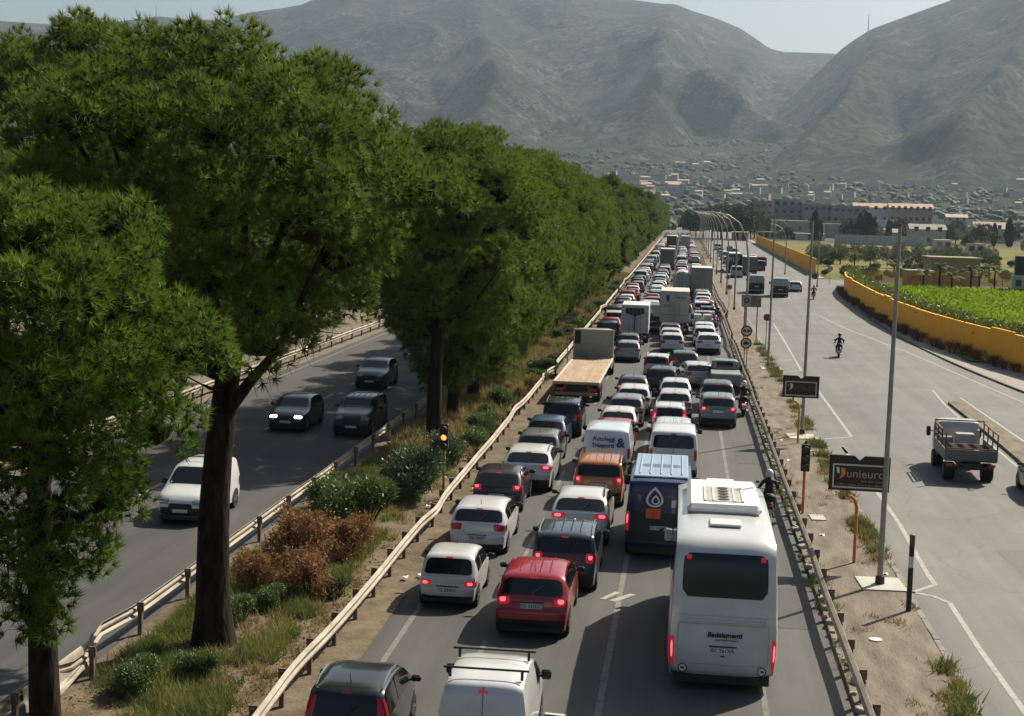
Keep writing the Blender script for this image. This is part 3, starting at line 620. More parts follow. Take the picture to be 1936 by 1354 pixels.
for i in range(46):
    y = 60 + i * 3.2 + rg.uniform(-1, 1); x = rg.uniform(-9.6, -8.15); wk = rg.randint(0, 2); shrub((WB, WB2, OL2)[wk], 0, 0, ('low green weed bush under the pines next to the queue guard rail', 'dry straw coloured weed bush under the pines next to the queue guard rail', 'broad leaved green bush under the pines next to the queue guard rail')[wk], rg.uniform(.7, 1.3) * (.55 if wk == 2 else 1), rg.uniform(0, 6), 'weed_bush', (x, y), ('green weed bushes', 'straw weed bushes', 'broad leaved bushes')[wk] + ' under the median pines')
for i in range(22): shrub((OL, OL2)[i % 2], 0, 0, ('grey green', 'bright green')[i % 2] + ' bush in the thicket on the outer verge of the opposite road', rg.uniform(1.2, 2.0), rg.uniform(0, 6), 'verge_bush', (-26.5 - rg.uniform(0, 6), 44 + i * 1.7 + rg.uniform(-1, 1)), ('grey green', 'bright green')[i % 2] + ' thicket bushes of the outer verge')
def weeds(name, label, n_, xr, yr, hgt, mt, seed, dens=None, wd=.016, z=.02):
    r = np.random.default_rng(seed); nc = n_ // 26; cx = r.uniform(*xr, nc); cy_ = r.uniform(*yr, nc)
    if dens is not None: k = np.array([dens(a, b) for a, b in zip(cx, cy_)]) > r.uniform(0, 1, nc); cx, cy_ = cx[k], cy_[k]
    p = np.stack([np.repeat(cx, 26) + r.normal(0, .10, len(cx) * 26), np.repeat(cy_, 26) + r.normal(0, .13, len(cx) * 26), np.full(len(cx) * 26, z)], 1); D = nrm(np.stack([r.normal(0, .55, len(p)), r.normal(0, .55, len(p)), np.ones(len(p))], 1))
    hs = np.repeat(r.uniform(.4, 1.3, len(cx)), 26)[:, None]; s_ = nrm(np.cross(D, r.normal(size=D.shape))) * wd * .5 * (.6 + hs); ln = hgt * hs * r.uniform(.5, 1.1, (len(p), 1))
    V = np.stack([p - s_, p + s_, p + D * ln], 1).reshape(-1, 3); return tag(link(name, np_mesh(name, V, np.arange(len(V)).reshape(-1, 3), mt)), label, 'grass', kind='stuff')
pn = lambda a, b, s_: mnoise.noise(Vector((a * s_, b * s_, 1.7)))
weeds('grass', 'green weeds and grass growing on the pine median', 190000, (-12.2, -8.9), (20, 62), .34, M_WEED, 1, lambda a, b: max(0, .50 + 1.9 * pn(a, b, .55) - (0.4 if a > -9.0 else 0)))
weeds('grass', 'yellow dry grass tufts on the pine median', 60000, (-12.3, -8.4), (20, 75), .28, M_STRAW, 2, lambda a, b: max(0, .3 + 1.2 * pn(a + 9, b, .5)))
weeds('grass', 'tall yellowish grass beneath the far pines of the median', 110000, (-12.0, -8.2), (60, 240), .62, M_STRAW, 4, lambda a, b: max(0, .6 + 1.0 * pn(a, b, .2)), wd=.045)
weeds('grass', 'green grass beneath the far pines of the median', 80000, (-12.0, -8.3), (60, 240), .55, M_WEED, 5, lambda a, b: max(0, .5 + 1.2 * pn(a + 4, b, .2)), wd=.045)
weeds('grass', 'green weeds sprouting along the separator kerb', 60000, (6.0, 6.6), (26, 120), .34, M_WEED, 6, lambda a, b: max(0, -.1 + 2.6 * pn(a * .3, b, .55)) * (1 if a > 6.25 else .35), wd=.03, z=.09)
weeds('grass', 'yellowing tufts mixed into the weeds of the separator kerb', 24000, (5.9, 6.6), (26, 120), .26, M_STRAW, 16, lambda a, b: max(0, .1 + 1.8 * pn(a * .3 + 2, b, .6)) * (1 if a > 6.2 else .3), wd=.024, z=.09)
weeds('grass', 'scattered weeds between the stones under the separator guard rail', 26000, (4.0, 4.45), (22, 110), .26, M_WEED, 7, lambda a, b: max(0, .25 + 1.4 * pn(0, b + 40, .3)), z=.08)
weeds('grass', 'dry weeds scattered on the separator pavement', 16000, (4.6, 6.4), (22, 120), .16, M_STRAW, 9, lambda a, b: max(0, .05 + 1.2 * pn(a, b + 3, .5)), z=.09)
r = np.random.default_rng(41); n_ = 14000; P_ = np.stack([r.uniform(-12.4, -7.9, n_), r.uniform(20, 75, n_), np.full(n_, .035)], 1); k = np.array([mnoise.noise(Vector((a * .5, b * .5, 6))) for a, b, _ in P_]) + r.uniform(-.4, .4, n_) > -.05; V, F = leaves(P_[k], nrm(r.normal(size=(k.sum(), 3)) * [1, 1, .12] + [0, 0, .06]), .11, .05, r); tag(link('leaf_litter', np_mesh('leaf_litter', V, F, M_DRY)), 'fallen dry leaves and needles strewn over the median soil', 'leaves', kind='stuff')
# ------------------------------------------------------------------ vehicles
class Shell:
    """body surface: centre-line profile (rear bumper -> nose) swept across the width, with closed flanks"""
    def __init__(s, prof, W, H, sill=.24, belt=(.92, .88), roofw=.78, rear_taper=.07, front_taper=.16, cr=.07):
        s.p = [Vector(q) for q in prof]; s.n = len(prof); s.W, s.H, s.sill, s.belt, s.roofw, s.rt, s.ft, s.cr = W, H, sill, belt, roofw, rear_taper, front_taper, cr; s.L = max(q[0] for q in prof)
    def P0(s, t):
        t = max(0, min(s.n - 1.0001, t)); i = int(t); return s.p[i].lerp(s.p[i + 1], t - i)
    def P(s, t): return (s.P0(t - .22) + s.P0(t - .1) + s.P0(t) * 2 + s.P0(t + .1) + s.P0(t + .22)) / 6
    def N(s, t):
        d = s.P(t + .12) - s.P(t - .12); d = d.normalized() if d.length > 1e-6 else Vector((1, 0)); return Vector((-d.y, d.x))
    def hw(s, z, y):
        b = s.belt[0] + (s.belt[1] - s.belt[0]) * y / s.L; w_ = s.W / 2
        if z <= b:
            q = (z - s.sill) / max(.01, b - s.sill); f = .955 + .045 * math.sin(min(1, max(0, q)) * math.pi * .75) ** .7 if q > 0 else .955
        else: f = .985 - (.985 - s.roofw) * ((z - b) / max(.01, s.H - b)) ** 1.15
        e = max(0, (.55 - y) / .55); w_ *= 1 - s.rt * e * e
        e = max(0, (y - (s.L - 1.0)) / 1.0); w_ *= 1 - s.ft * e * e
        return w_ * f
    def skin(s, t, u, off=0.0):
        q = s.P(t); n_ = s.N(t); q2 = q + n_ * (off - s.cr * abs(u) ** 6); return Vector((u * s.hw(q.y, q.x), q2.x, q2.y))
    def flank(s, y, z, sg, off=0.0): return Vector((sg * (s.hw(z, y) + off), y, z))
    def s_of_z(s, z):
        for i in range(s.n // 2):
            a, b = s.p[i].y, s.p[i + 1].y
            if a <= z <= b and b > a: return i + (z - a) / (b - a)
        return 5.0
    def top(s, y):
        best = 0
        for i in range(s.n - 1):
            a, b = s.p[i], s.p[i + 1]
            if a.x <= y <= b.x and b.x > a.x: best = max(best, a.y + (b.y - a.y) * (y - a.x) / (b.x - a.x))
        return best
    def body(s, mb):
        k = 3; T = [i / k for i in range((s.n - 1) * k + 1)]; U = [-1, -.94, -.8, -.55, -.28, 0, .28, .55, .8, .94, 1]
        mb.grid(lambda a, b: s.skin(T[round(a * (len(T) - 1))], U[round(b * (len(U) - 1))]), len(T), len(U), flip=True)
        for sg in (-1, 1):
            def fl(a, b):
                t = T[round(a * (len(T) - 1))]; e = s.skin(t, sg); z = s.sill + (e.z - s.sill) * b; x = s.hw(z, s.P(t).x)
                if b >= .999: return e
                return Vector((sg * x, e.y, z))
            mb.grid(fl, len(T), 9, flip=sg > 0)
    def patch(s, mb, t0, t1, u0, u1, off=.006, rnd=.10, nt_=7, nu=9):
        def f(a, b):
            k = 1 - rnd * abs(2 * a - 1) ** 7; c = (u0 + u1) / 2; h = (u1 - u0) / 2 * k; return s.skin(t0 + (t1 - t0) * a, c + h * (2 * b - 1), off)
        mb.grid(f, nt_, nu, flip=True)
    def side_glass(s, mb, y0, y1, sg, off=.008, gap=.10, lo=.04):
        def f(a, b):
            y = y0 + (y1 - y0) * a; bz = s.belt[0] + (s.belt[1] - s.belt[0]) * y / s.L + lo; tz = max(bz + .02, s.top(y) - gap); z = bz + (tz - bz) * b; return s.flank(y, z, sg, off)
        mb.grid(f, 8, 4, flip=sg > 0)
TYPES = {}
def deftype(name, prof, W, H, wheels=(.68, None), wr=.31, lights=((.72, .95, .68, .99),), plate=.70, rear_glass=(4.98, 6.02, .89), rails=False, bars=False, dark_bumper=0.0, side=None, belt=None, hi_brake=True, van_seam=False, mirror_h=None, **k):
    sh = Shell(prof, W, H, belt=belt or (prof[5][1] - .01, prof[10][1] - .02), **k)
    TYPES[name] = dict(sh=sh, W=W, H=H, wheels=(wheels[0], wheels[1] or sh.L - .72), wr=wr, lights=lights, plate=plate, rear_glass=rear_glass, rails=rails, bars=bars, dark=dark_bumper, side=side or [(prof[6][0] + .12, (prof[6][0] + prof[9][0]) / 2 - .05), ((prof[6][0] + prof[9][0]) / 2 + .03, prof[10][0] - .30)], hi=hi_brake, seam=van_seam, parts=None, lod=None, fl=((.60, .76, .52, .97),))
deftype('mini', [(.06, .27), (0, .38), (0, .58), (.05, .62), (.06, .84), (.10, .90), (.36, 1.29), (.50, 1.37), (1.3, 1.42), (1.95, 1.36), (2.5, .95), (3.1, .78), (3.28, .62), (3.3, .4), (3.22, .25)], 1.52, 1.42, wr=.28, wheels=(.55, 2.72), lights=((.62, .76, .60, .98),), plate=.52, roofw=.80)
deftype('panda', [(.05, .28), (0, .40), (0, .62), (.03, .66), (.05, .92), (.07, .98), (.24, 1.40), (.40, 1.50), (1.3, 1.55), (2.1, 1.48), (2.75, 1.02), (3.4, .86), (3.55, .66), (3.56, .42), (3.5, .26)], 1.64, 1.55, wr=.30, lights=((.86, 1.36, .80, .985),), plate=.74, rails=True, roofw=.80, wheels=(.58, 2.9))
deftype('hatch', [(.06, .28), (0, .40), (0, .64), (.05, .68), (.07, .94), (.12, 1.0), (.46, 1.33), (.62, 1.41), (1.5, 1.48), (2.35, 1.42), (3.05, 1.0), (3.85, .86), (4.1, .70), (4.16, .45), (4.08, .26)], 1.76, 1.48, lights=((.76, .96, .58, .97),), plate=.55, roofw=.79)
deftype('hatch_b', [(.08, .28), (0, .42), (.01, .66), (.04, .70), (.08, .93), (.14, .99), (.55, 1.30), (.72, 1.39), (1.5, 1.45), (2.2, 1.39), (2.95, .98), (3.75, .83), (4.0, .68), (4.06, .45), (3.98, .26)], 1.73, 1.45, lights=((.80, .98, .66, .99),), plate=.62, roofw=.77)
deftype('suv', [(.08, .30), (0, .44), (0, .70), (.05, .75), (.08, 1.0), (.14, 1.06), (.46, 1.42), (.60, 1.51), (1.6, 1.59), (2.4, 1.52), (3.1, 1.10), (3.9, .98), (4.2, .80), (4.27, .5), (4.18, .3)], 1.80, 1.59, wr=.34, lights=((.84, 1.03, .64, .98),), plate=.82, dark_bumper=.50, roofw=.79)
deftype('suv_box', [(.06, .32), (0, .46), (0, .72), (.03, .78), (.05, 1.02), (.07, 1.08), (.24, 1.50), (.38, 1.61), (1.5, 1.67), (2.35, 1.61), (2.95, 1.15), (3.85, 1.04), (4.15, .86), (4.25, .52), (4.18, .32)], 1.81, 1.67, wr=.35, lights=((.86, 1.10, .70, .96),), plate=.80, rails=True, dark_bumper=.56, roofw=.84)
deftype('cross', [(.08, .30), (0, .44), (0, .72), (.05, .78), (.09, 1.0), (.16, 1.08), (.62, 1.40), (.80, 1.49), (1.7, 1.55), (2.5, 1.48), (3.2, 1.06), (4.0, .94), (4.35, .78), (4.42, .5), (4.3, .3)], 1.84, 1.55, wr=.35, lights=((.86, 1.02, .52, .99),), plate=.66, dark_bumper=.5, roofw=.78, rails=True)
deftype('sedan', [(.06, .28), (0, .40), (0, .66), (.04, .72), (.12, 1.0), (.62, 1.05), (1.15, 1.34), (1.35, 1.40), (1.9, 1.44), (2.6, 1.38), (3.3, .97), (4.1, .84), (4.4, .68), (4.46, .45), (4.36, .26)], 1.78, 1.44, lights=((.76, .92, .62, .98),), plate=.84, roofw=.76)
deftype('small_van', [(.05, .30), (0, .42), (0, .60), (.02, .64), (.04, 1.05), (.05, 1.12), (.14, 1.60), (.26, 1.72), (1.4, 1.77), (2.2, 1.70), (2.95, 1.12), (3.6, .96), (3.85, .74), (3.88, .45), (3.8, .28)], 1.70, 1.77, wr=.31, lights=((.72, 1.06, .86, .99),), plate=.60, rear_glass=None, bars=True, van_seam=True, side=[(2.05, 2.72)], roofw=.84, wheels=(.62, 3.1), rear_taper=.04)
deftype('mid_van', [(.05, .32), (0, .44), (0, .62), (.02, .66), (.03, 1.10), (.05, 1.18), (.13, 1.72), (.26, 1.87), (1.8, 1.93), (3.0, 1.86), (3.75, 1.25), (4.3, 1.06), (4.65, .80), (4.7, .5), (4.6, .3)], 1.92, 1.93, wr=.33, lights=((.74, 1.16, .88, .99),), plate=.62, van_seam=True, side=[(2.95, 3.45)], roofw=.86, rear_taper=.035)
deftype('big_van', [(.05, .38), (0, .48), (0, .66), (.02, .70), (.02, 1.3), (.03, 1.4), (.07, 2.25), (.20, 2.42), (2.4, 2.50), (4.0, 2.42), (4.75, 1.45), (5.2, 1.2), (5.45, .85), (5.5, .5), (5.4, .32)], 2.06, 2.50, wr=.36, lights=((.86, 1.42, .90, .995),), plate=.98, rear_glass=None, van_seam=True, side=[(3.95, 4.5)], roofw=.88, rear_taper=.03, cr=.05, wheels=(.95, 4.5), hi_brake=False)
deftype('mid_panel', [tuple(q) for q in TYPES['mid_van']['sh'].p], 1.92, 1.93, wr=.33, lights=((.74, 1.16, .88, .99),), plate=.62, rear_glass=None, van_seam=False, side=[(2.95, 3.45)], roofw=.86, rear_taper=.035, hi_brake=False)
def wheel_meshes(r):
    t = MB(); n_ = 20; pr = [(-.09, r * .62), (-.10, r * .9), (-.07, r), (.07, r), (.10, r * .9), (.09, r * .62)]
    P = [(x, rr * math.cos(2 * math.pi * k / n_), rr * math.sin(2 * math.pi * k / n_)) for k in range(n_) for x, rr in pr]; m_ = len(pr)
    t.add(P, [(k * m_ + j, k * m_ + j + 1, ((k + 1) % n_) * m_ + j + 1, ((k + 1) % n_) * m_ + j) for k in range(n_) for j in range(m_ - 1)])
    rm = MB()
    for sg in (-1, 1):
        rm.disc((sg * .06, 0, 0), r * .63, (sg, 0, 0), 16)
        for k in range(5): a = 2 * math.pi * k / 5; rm.bar((sg * .075, 0, 0), (sg * .075, r * .58 * math.cos(a), r * .58 * math.sin(a)), .05, .03)
    return t, rm
def car_parts(tp):
    T = TYPES[tp]; sh = T['sh']; out = []              # (part name, MB, material key, subpart-of index, paint?)
    def add(nm, mb, mk, sub=None, sm=35): out.append((nm, mb, mk, sub, sm)); return len(out) - 1
    mb = MB(); sh.body(mb); body = add('body', mb, 'paint', None, 32)
    ub = MB(); ub.box((0, sh.L / 2, .27), (sh.W * .86, sh.L - .30, .22)); add('underbody', ub, 'black')
    if T['rear_glass']:
        a, b, u = T['rear_glass']; mb = MB(); sh.patch(mb, a, b, -u, u, .007, .14, 8, 11); gi = add('rear_window', mb, 'glass'); q = sh.skin(a + .05, 0, .012); q2 = sh.skin(a + .62, .34, .016); mb = MB(); mb.bar(q, q2, .03, .02)
        if tp != 'coach': add('wiper', mb, 'black', gi)
    mb = MB(); sh.patch(mb, 9.1, 9.92, -.88, .88, .007, .08, 7, 11); add('windshield', mb, 'glass')
    for (y0, y1) in T['side']:
        for sg in (-1, 1): mb = MB(); sh.side_glass(mb, y0, y1, sg); add('side_window', mb, 'glass')
    for (z0, z1, u0, u1) in T['lights']:
        for sg in (-1, 1):
            mb = MB(); t0, t1 = sh.s_of_z(z0), sh.s_of_z(z1); a, b = (u0, u1) if sg > 0 else (-u1, -u0); sh.patch(mb, t0, t1, a, b, .012, .2, 6, 6)
            y0 = sh.skin((t0 + t1) / 2, sg).y; mb.grid(lambda p, q: sh.flank(y0 + .01 + .16 * p * (1 - .5 * abs(2 * q - 1) ** 2), z0 + (z1 - z0) * q, sg, .012), 4, 5, flip=sg > 0); ti = add('tail_light', mb, 'tail'); mb = MB(); tm_, th_, uc, uh = (t0 + t1) / 2, (t1 - t0) * .28, (a + b) / 2 + sg * (b - a) * .08, (b - a) * .26; sh.patch(mb, tm_ - th_, tm_ + th_, uc - uh, uc + uh, .020, .35, 5, 5); add('brake_bulb', mb, 'bulb', ti)
    if T['hi'] and T['rear_glass']: mb = MB(); sh.patch(mb, 6.02, 6.22, -.14, .14, .012, .1, 3, 5); add('high_brake_light', mb, 'tail')
    elif T['hi']: mb = MB(); sh.patch(mb, 5.9, 6.06, -.13, .13, .012, .1, 3, 5); add('high_brake_light', mb, 'tail')
    zp = T['plate']; yp = sh.P(sh.s_of_z(zp)).x; mb = MB(); mb.box((0, yp - .012, zp), (.52, .02, .12), bev=.006); add('number_plate', mb, 'plate')
    zh = (zp + .09); mb = MB(); mb.box((0, sh.P(sh.s_of_z(zh)).x - .014, zh), (.60, .02, .025)); add('plate_lamp_strip', mb, 'black')
    mb = MB(); t1 = sh.s_of_z(T['dark'] or .36); sh.patch(mb, .05, t1, -.97, .97, .008, .02, 4, 11); add('bumper_skirt', mb, 'black')
    if T['rails']:
        for sg in (-1, 1):
            mb = MB(); ys_ = [sh.p[7].x + (sh.p[9].x - sh.p[7].x) * k / 6 for k in range(7)]; mb.tube([(sg * sh.hw(sh.top(y) - .05, y) * .93, y, sh.top(y) + (.035 if 0 < k < 6 else -.02)) for k, y in enumerate(ys_)], .022, 6); add('roof_rail', mb, 'rail')
    if tp in ('suv', 'suv_box'):
        for u in (-.5, -.17, .17, .5): mb = MB(); mb.tube([sh.skin(7.15 + 1.7 * q / 6, u, .004) for q in range(7)], .016, 5); add('roof_rib', mb, 'paint', body)
    if tp in ('hatch', 'hatch_b', 'suv', 'panda', 'mini'): q = sh.skin(7.2 if tp != 'mini' else 8.6, 0, .0); mb = MB(); mb.tube([q, q + Vector((0, -.10, .20))], [.012, .005], 5); add('aerial', mb, 'black', body)
    if T['bars']:
        for y in (sh.p[7].x + .25, sh.p[9].x - .45):
            mb = MB(); w_ = sh.hw(sh.H - .1, y); mb.tube([(-w_ - .07, y, sh.H + .12), (w_ + .07, y, sh.H + .12)], .022, 6)
            for sg in (-1, 1): mb.bar((sg * w_ * .92, y, sh.H - .06), (sg * w_ * .92, y, sh.H + .11), .05, .05)
            add('roof_bar', mb, 'black')
    if T['seam']:
        mb = MB(); sh.patch(mb, 1.9, 6.4, -.008, .008, .006, 0, 12, 2); add('door_seam', mb, 'black'); mb = MB(); sh.patch(mb, 1.75, 1.85, -.85, .85, .006, 0, 2, 9); add('door_seam', mb, 'black')
        mb = MB(); z = .95; mb.box((.08, sh.P(sh.s_of_z(z)).x - .02, z), (.12, .03, .05)); add('door_handle', mb, 'black')
    ym = sh.p[10].x - .38; zm = (sh.belt[0] + sh.belt[1]) / 2 + (.10 if sh.H < 1.9 else .22); mh = .13 if sh.H < 1.7 else (.2 if sh.H < 2.2 else .34)
    for sg in (-1, 1):
        w_ = sh.hw(zm - .05, ym); mb = MB(); mb.box((sg * (w_ + .13), ym, zm), (.20, .10, mh), bev=.035); mb.bar((sg * (w_ - .03), ym + .02, zm - .04), (sg * (w_ + .06), ym, zm - .03), .05, .04); add('mirror', mb, 'mirror')
    for z0, z1, u0, u1 in T['fl']:
        for sg in (-1, 1):
            f0 = 12.35; mb = MB(); a, b = (u0, u1) if sg > 0 else (-u1, -u0); sh.patch(mb, 11.55, 12.2, a, b, .010, .2, 5, 6); add('headlight', mb, 'lamp')
    mb = MB(); sh.patch(mb, 12.1, 13.2, -.55, .55, .008, .1, 4, 7); add('grille', mb, 'black')
    q = sh.skin(13.0, 0, .012); mb = MB(); mb.box((0, q.y + .005, .48), (.5, .02, .11), bev=.005); add('number_plate', mb, 'plate')
    if 'van' in tp: mb = MB(); sh.patch(mb, 12.55, 13.9, -.96, .96, .007, .03, 5, 11); add('bumper_skirt', mb, 'black')
    tm, rm = wheel_meshes(T['wr'])
    for y in T['wheels']:
        for sg in (-1, 1):
            x = sg * (sh.hw(.5, y) - .09); a = MB(); a.add([(p[0] + x, p[1] + y, p[2] + T['wr']) for p in tm.v], tm.f); wi = add('wheel', a, 'tyre', None, 40); a = MB(); a.add([(p[0] + x, p[1] + y, p[2] + T['wr']) for p in rm.v], rm.f); add('rim', a, 'rim', wi)
            arch = MB(); r_ = T['wr'] + .055; arch.grid(lambda p, q_: sh.flank(y + r_ * q_ * math.cos(math.pi * p), max(sh.sill, T['wr'] + r_ * q_ * math.sin(math.pi * p)), sg, .005), 13, 3, flip=sg < 0); add('wheel_arch', arch, 'black')
    return out
MK = dict(paint=M_PAINT, glass=M_GLASS, black=M_BLACK, tail=M_TAIL, plate=M_PLATE, rail=M_CHROME, mirror=M_BLACK, tyre=M_TYRE, rim=M_RIM, lamp=M_LAMP, bulb=M_BULB)
def car(tp, x, y, color, label, rz=0.0, brake=True, name='car', cat='car', group=None, plate=None, paint_mirror=False, rail_mat=None, lit=False, flip=False):
    T = TYPES[tp]
    if T['parts'] is None: T['parts'] = [(nm, mb.mesh(nm, MK[mk], sm), mk, sub) for nm, mb, mk, sub, sm in car_parts(tp)]
    root = thing(name, label, cat, (x, y, 0.004), R_(rz), group); made = []
    for nm, me, mk, sub in T['parts']:
        if mk == 'bulb' and brake is not True: made.append(None); continue
        o = link(nm, me, made[sub] if sub is not None else root); made.append(o); o.color = (*color, 1)
        def ov(mt): o.material_slots[0].link = 'OBJECT'; o.material_slots[0].material = mt
        if mk == 'tail' and brake and (brake is True or nm == 'high_brake_light'): ov(M_BRAKE)
        if mk == 'mirror' and paint_mirror: ov(M_PAINT)
        if mk == 'rail' and rail_mat: ov(rail_mat)
        if mk == 'lamp' and lit: ov(M_LAMPLIT)
        if nm == 'number_plate' and plate and not any(c.name.startswith('lettering') for c in o.children) and me.vertices[0].co.y < .5:
            text(plate, .115, (0, T['sh'].P(T['sh'].s_of_z(T['plate'])).x - .024, T['plate']), (R_(90), 0, 0), M_INK, o, ext=.001, bold=.002)
    return root
def lod_mesh(tp, lit):
    T = TYPES[tp]; key = ('lod', lit)
    if key in T: return T[key]
    order = ['paint', 'glass', 'black', 'tail', 'plate', 'rail', 'tyre', 'lamp', 'bulb']; mb = MB()
    for nm, p, mk, sub, sm in car_parts(tp):
        if nm in ('rim', 'wiper', 'roof_rib', 'aerial', 'plate_lamp_strip', 'wheel_arch', 'grille', 'door_seam', 'door_handle'): continue
        if mk == 'bulb' and not lit: continue
        mb.cm = order.index({'mirror': 'black', 'rim': 'rail'}.get(mk, mk)); mb.add(p.v, p.f)
    T[key] = mb.mesh(tp + '_far', [dict(MK, tail=M_BRAKE if lit else M_TAIL)[k] for k in order], 35); return T[key]
def far_car(tp, x, y, color, label, group, rz=0.0, lit=False, name='car', cat='car'):
    o = link(name, lod_mesh(tp, lit), None, (x, y, .004), R_(rz), color); return tag(o, label, cat, group)
WHITE = (.66, .66, .64); SILVER = (.52, .53, .53); GREY = (.16, .165, .165); DGREY = (.055, .058, .06); BLACK_ = (.012, .013, .015); RED = (.36, .018, .028)
M_DRAIL = M_BLACK
v = car('panda', -5.85, 26.35, (.02, .024, .026), 'dark hatchback with chrome roof rails behind the silver city car', plate='FX 201KR', brake=False)
car('small_van', -3.32, 26.55, WHITE, 'white panel van with two black roof bars behind the red crossover', name='van', cat='van', plate='EY 318WD')
car('mini', -5.72, 37.75, (.60, .59, .56), 'small silver white city car next to the cream guard rail', plate='CL 339FX')
car('suv', -3.30, 35.5, (.33, .014, .026), 'red crossover car stopped behind the slate blue boxy crossover', plate='ER 943DC', paint_mirror=False)
car('suv_box', -2.88, 40.1, (.045, .065, .085), 'slate blue boxy crossover with roof rails ahead of the red car', plate='GB 752TN', brake=True)
car('hatch', -5.78, 43.9, (.66, .67, .67), 'silver hatchback with round red tail lamps behind the dark plum car', plate='DK 508JV', brake='hi')
car('cross', -2.85, 45.9, (.67, .67, .64), 'white coupe crossover with black roof rails behind the orange car', plate='FW 416GC', rail_mat=M_BLACK)
car('hatch_b', -5.98, 50.2, (.045, .035, .042), 'dark plum hatchback with lit brake lamps beside the median traffic light', plate='EF 772PA')
car('suv_box', -2.62, 52.1, (.42, .15, .035), 'copper orange off roader with roof rails behind the lettered white van', plate='GD 615LB', rail_mat=M_BLACK)
car('cross', -5.36, 54.2, (.68, .68, .66), 'white crossover with dark sunroof behind the grey hatchback', plate='FT 190RS')
car('hatch', -5.42, 58.9, (.15, .16, .15), 'grey green hatchback squeezed behind the blue car by the median rail', brake=False)
car('hatch_b', -5.5, 63.3, (.05, .085, .15), 'blue hatchback stopped behind the black off roader', brake=False)
car('suv_box', -5.2, 67.8, (.018, .02, .026), 'black off roader with pale number plate behind the flatbed lorry', brake=False, plate='FN 384ZC')
v13 = car('mid_panel', -2.66, 58.3, (.66, .72, .75), 'white van with blue lettering on its rear door', name='van', cat='van', brake=False)
car('hatch_b', -2.6, 63.2, (.42, .02, .03), 'red hatchback hidden in front of the lettered white van')
car('hatch_b', -2.6, 67.3 + .0, (.67, .67, .65), 'white three door hatchback just ahead of the red roof')
car('hatch', -2.42, 71.9, (.22, .22, .22), 'grey hatchback behind a white car in the second queue lane', brake=False)
car('hatch', -2.2, 76.2, (.70, .70, .69), 'white hatchback behind the dark grey car with glowing brake lamps', brake=False)
car('hatch_b', -2.4, 80.9, (.05, .055, .055), 'dark grey hatchback with glowing brake lamps beside the flatbed lorry')
car('mid_van', -.05, 58.6, (.72, .73, .73), 'white passenger van with large rear window ahead of the navy van', name='van', cat='van', plate='DV 844RK', brake=False)
car('suv', -.1, 63.2, (.67, .67, .66), 'white crossover with black tailgate stripe ahead of the passenger van', paint_mirror=False)
car('panda', -.3, 69.0, (.70, .70, .69), 'white tall hatchback with vertical red lamps in the third queue lane', rail_mat=M_PAINT)
car('hatch', -.1, 74.9, (.56, .57, .57), 'silver white hatchback between two white cars in the third queue lane', brake=False)
car('hatch_b', -.1, 80.2, (.67, .67, .66), 'white hatchback behind the black off roader in the third lane', brake=False)
car('suv', 2.03, 73.0, (.20, .205, .21), 'mid grey crossover with red lamps beside the red scooter')
car('suv', 2.12, 78.8, (.07, .075, .078), 'dark grey crossover with bright brake lamp behind the small grey pickup')
car('panda', -1.35, 93.0, (.70, .70, .68), 'white small car standing slanted ahead of the black off roader', rz=-4, brake=False, rail_mat=M_PAINT)
car('suv', -.95, 84.8, (.02, .022, .024), 'black off roader standing slanted behind the small white car', rz=-5, brake=False)
car('hatch', .5, 96.4, (.03, .03, .032), 'black hatchback standing slanted ahead of the cream white hatchback', rz=6, brake=False)
car('hatch', 1.32, 89.4, (.62, .62, .58), 'cream white hatchback changing lanes behind the black hatchback', rz=7, brake=False)
car('hatch_b', -3.48, 102.8, (.30, .31, .31), 'silver grey hatchback alone behind the white box lorry', brake=False, plate='EW 255DM')
car('hatch', -3.68, 108.6, (.04, .042, .045), 'black hatchback with orange lit lamps tucked under the white box lorry')
car('cross', 2.15, 110.6, (.72, .74, .76), 'white crossover with dark number plate in the outer lane', brake=False, rail_mat=M_PAINT)
car('suv', 1.95, 117.0, (.72, .71, .71), 'white car ahead of the white crossover in the outer lane', brake=False)
car('hatch', 2.0, 122.6, (.67, .67, .66), 'white hatchback behind the pickup with crates', brake=False)
car('hatch', -.5, 110.4, (.60, .61, .62), 'silver hatchback behind the large grey box lorry', brake='hi')
car('hatch_b', -.65, 115.6, (.62, .60, .60), 'pale silver hatchback second behind the large grey box lorry')
car('hatch', -.75, 120.4, (.10, .10, .105), 'dark grey hatchback right under the large grey box lorry doors')
# opposite road, oncoming
def oncoming(tp, x, y, color, label, **k): return car(tp, x, y, color, label, rz=180, brake=False, **k)
oncoming('small_van', -15.6, 45.7 + 3.9, (.76, .76, .74), 'white van driving towards the bridge on the opposite road beside the pine trunk', name='van', cat='van')
oncoming('hatch', -17.5, 65.5 + 4.2, (.03, .055, .04), 'dark green car with lit headlamps on the shaded opposite road', lit=True)
oncoming('suv_box', -14.35, 65.0 + 4.2, (.016, .018, .02), 'black off roader on the shaded opposite road beside the median guard rail', rail_mat=M_BLACK)
oncoming('suv', -17.1, 82.0 + 4.2, (.02, .03, .05), 'dark blue car farther back on the shaded opposite road')
car('hatch', 14.35, 57.0, (.015, .017, .022), 'black car on the service road beside the traffic island', brake=False)
# lettering on the white van
text('Autoleggi', .235, (-.10, .0 - .035, 1.50), (R_(84), 0, 0), material('blue_ink', (.01, .035, .12), .6, var=.2), v13, bold=.006)
text('Trasporti', .235, (-.14, .0 - .035, 1.24), (R_(88), 0, 0), MATS['blue_ink'], v13, bold=.006)
text('&', .52, (.55, -.035, 1.36), (R_(86), 0, 0), MATS['blue_ink'], v13, bold=.012)
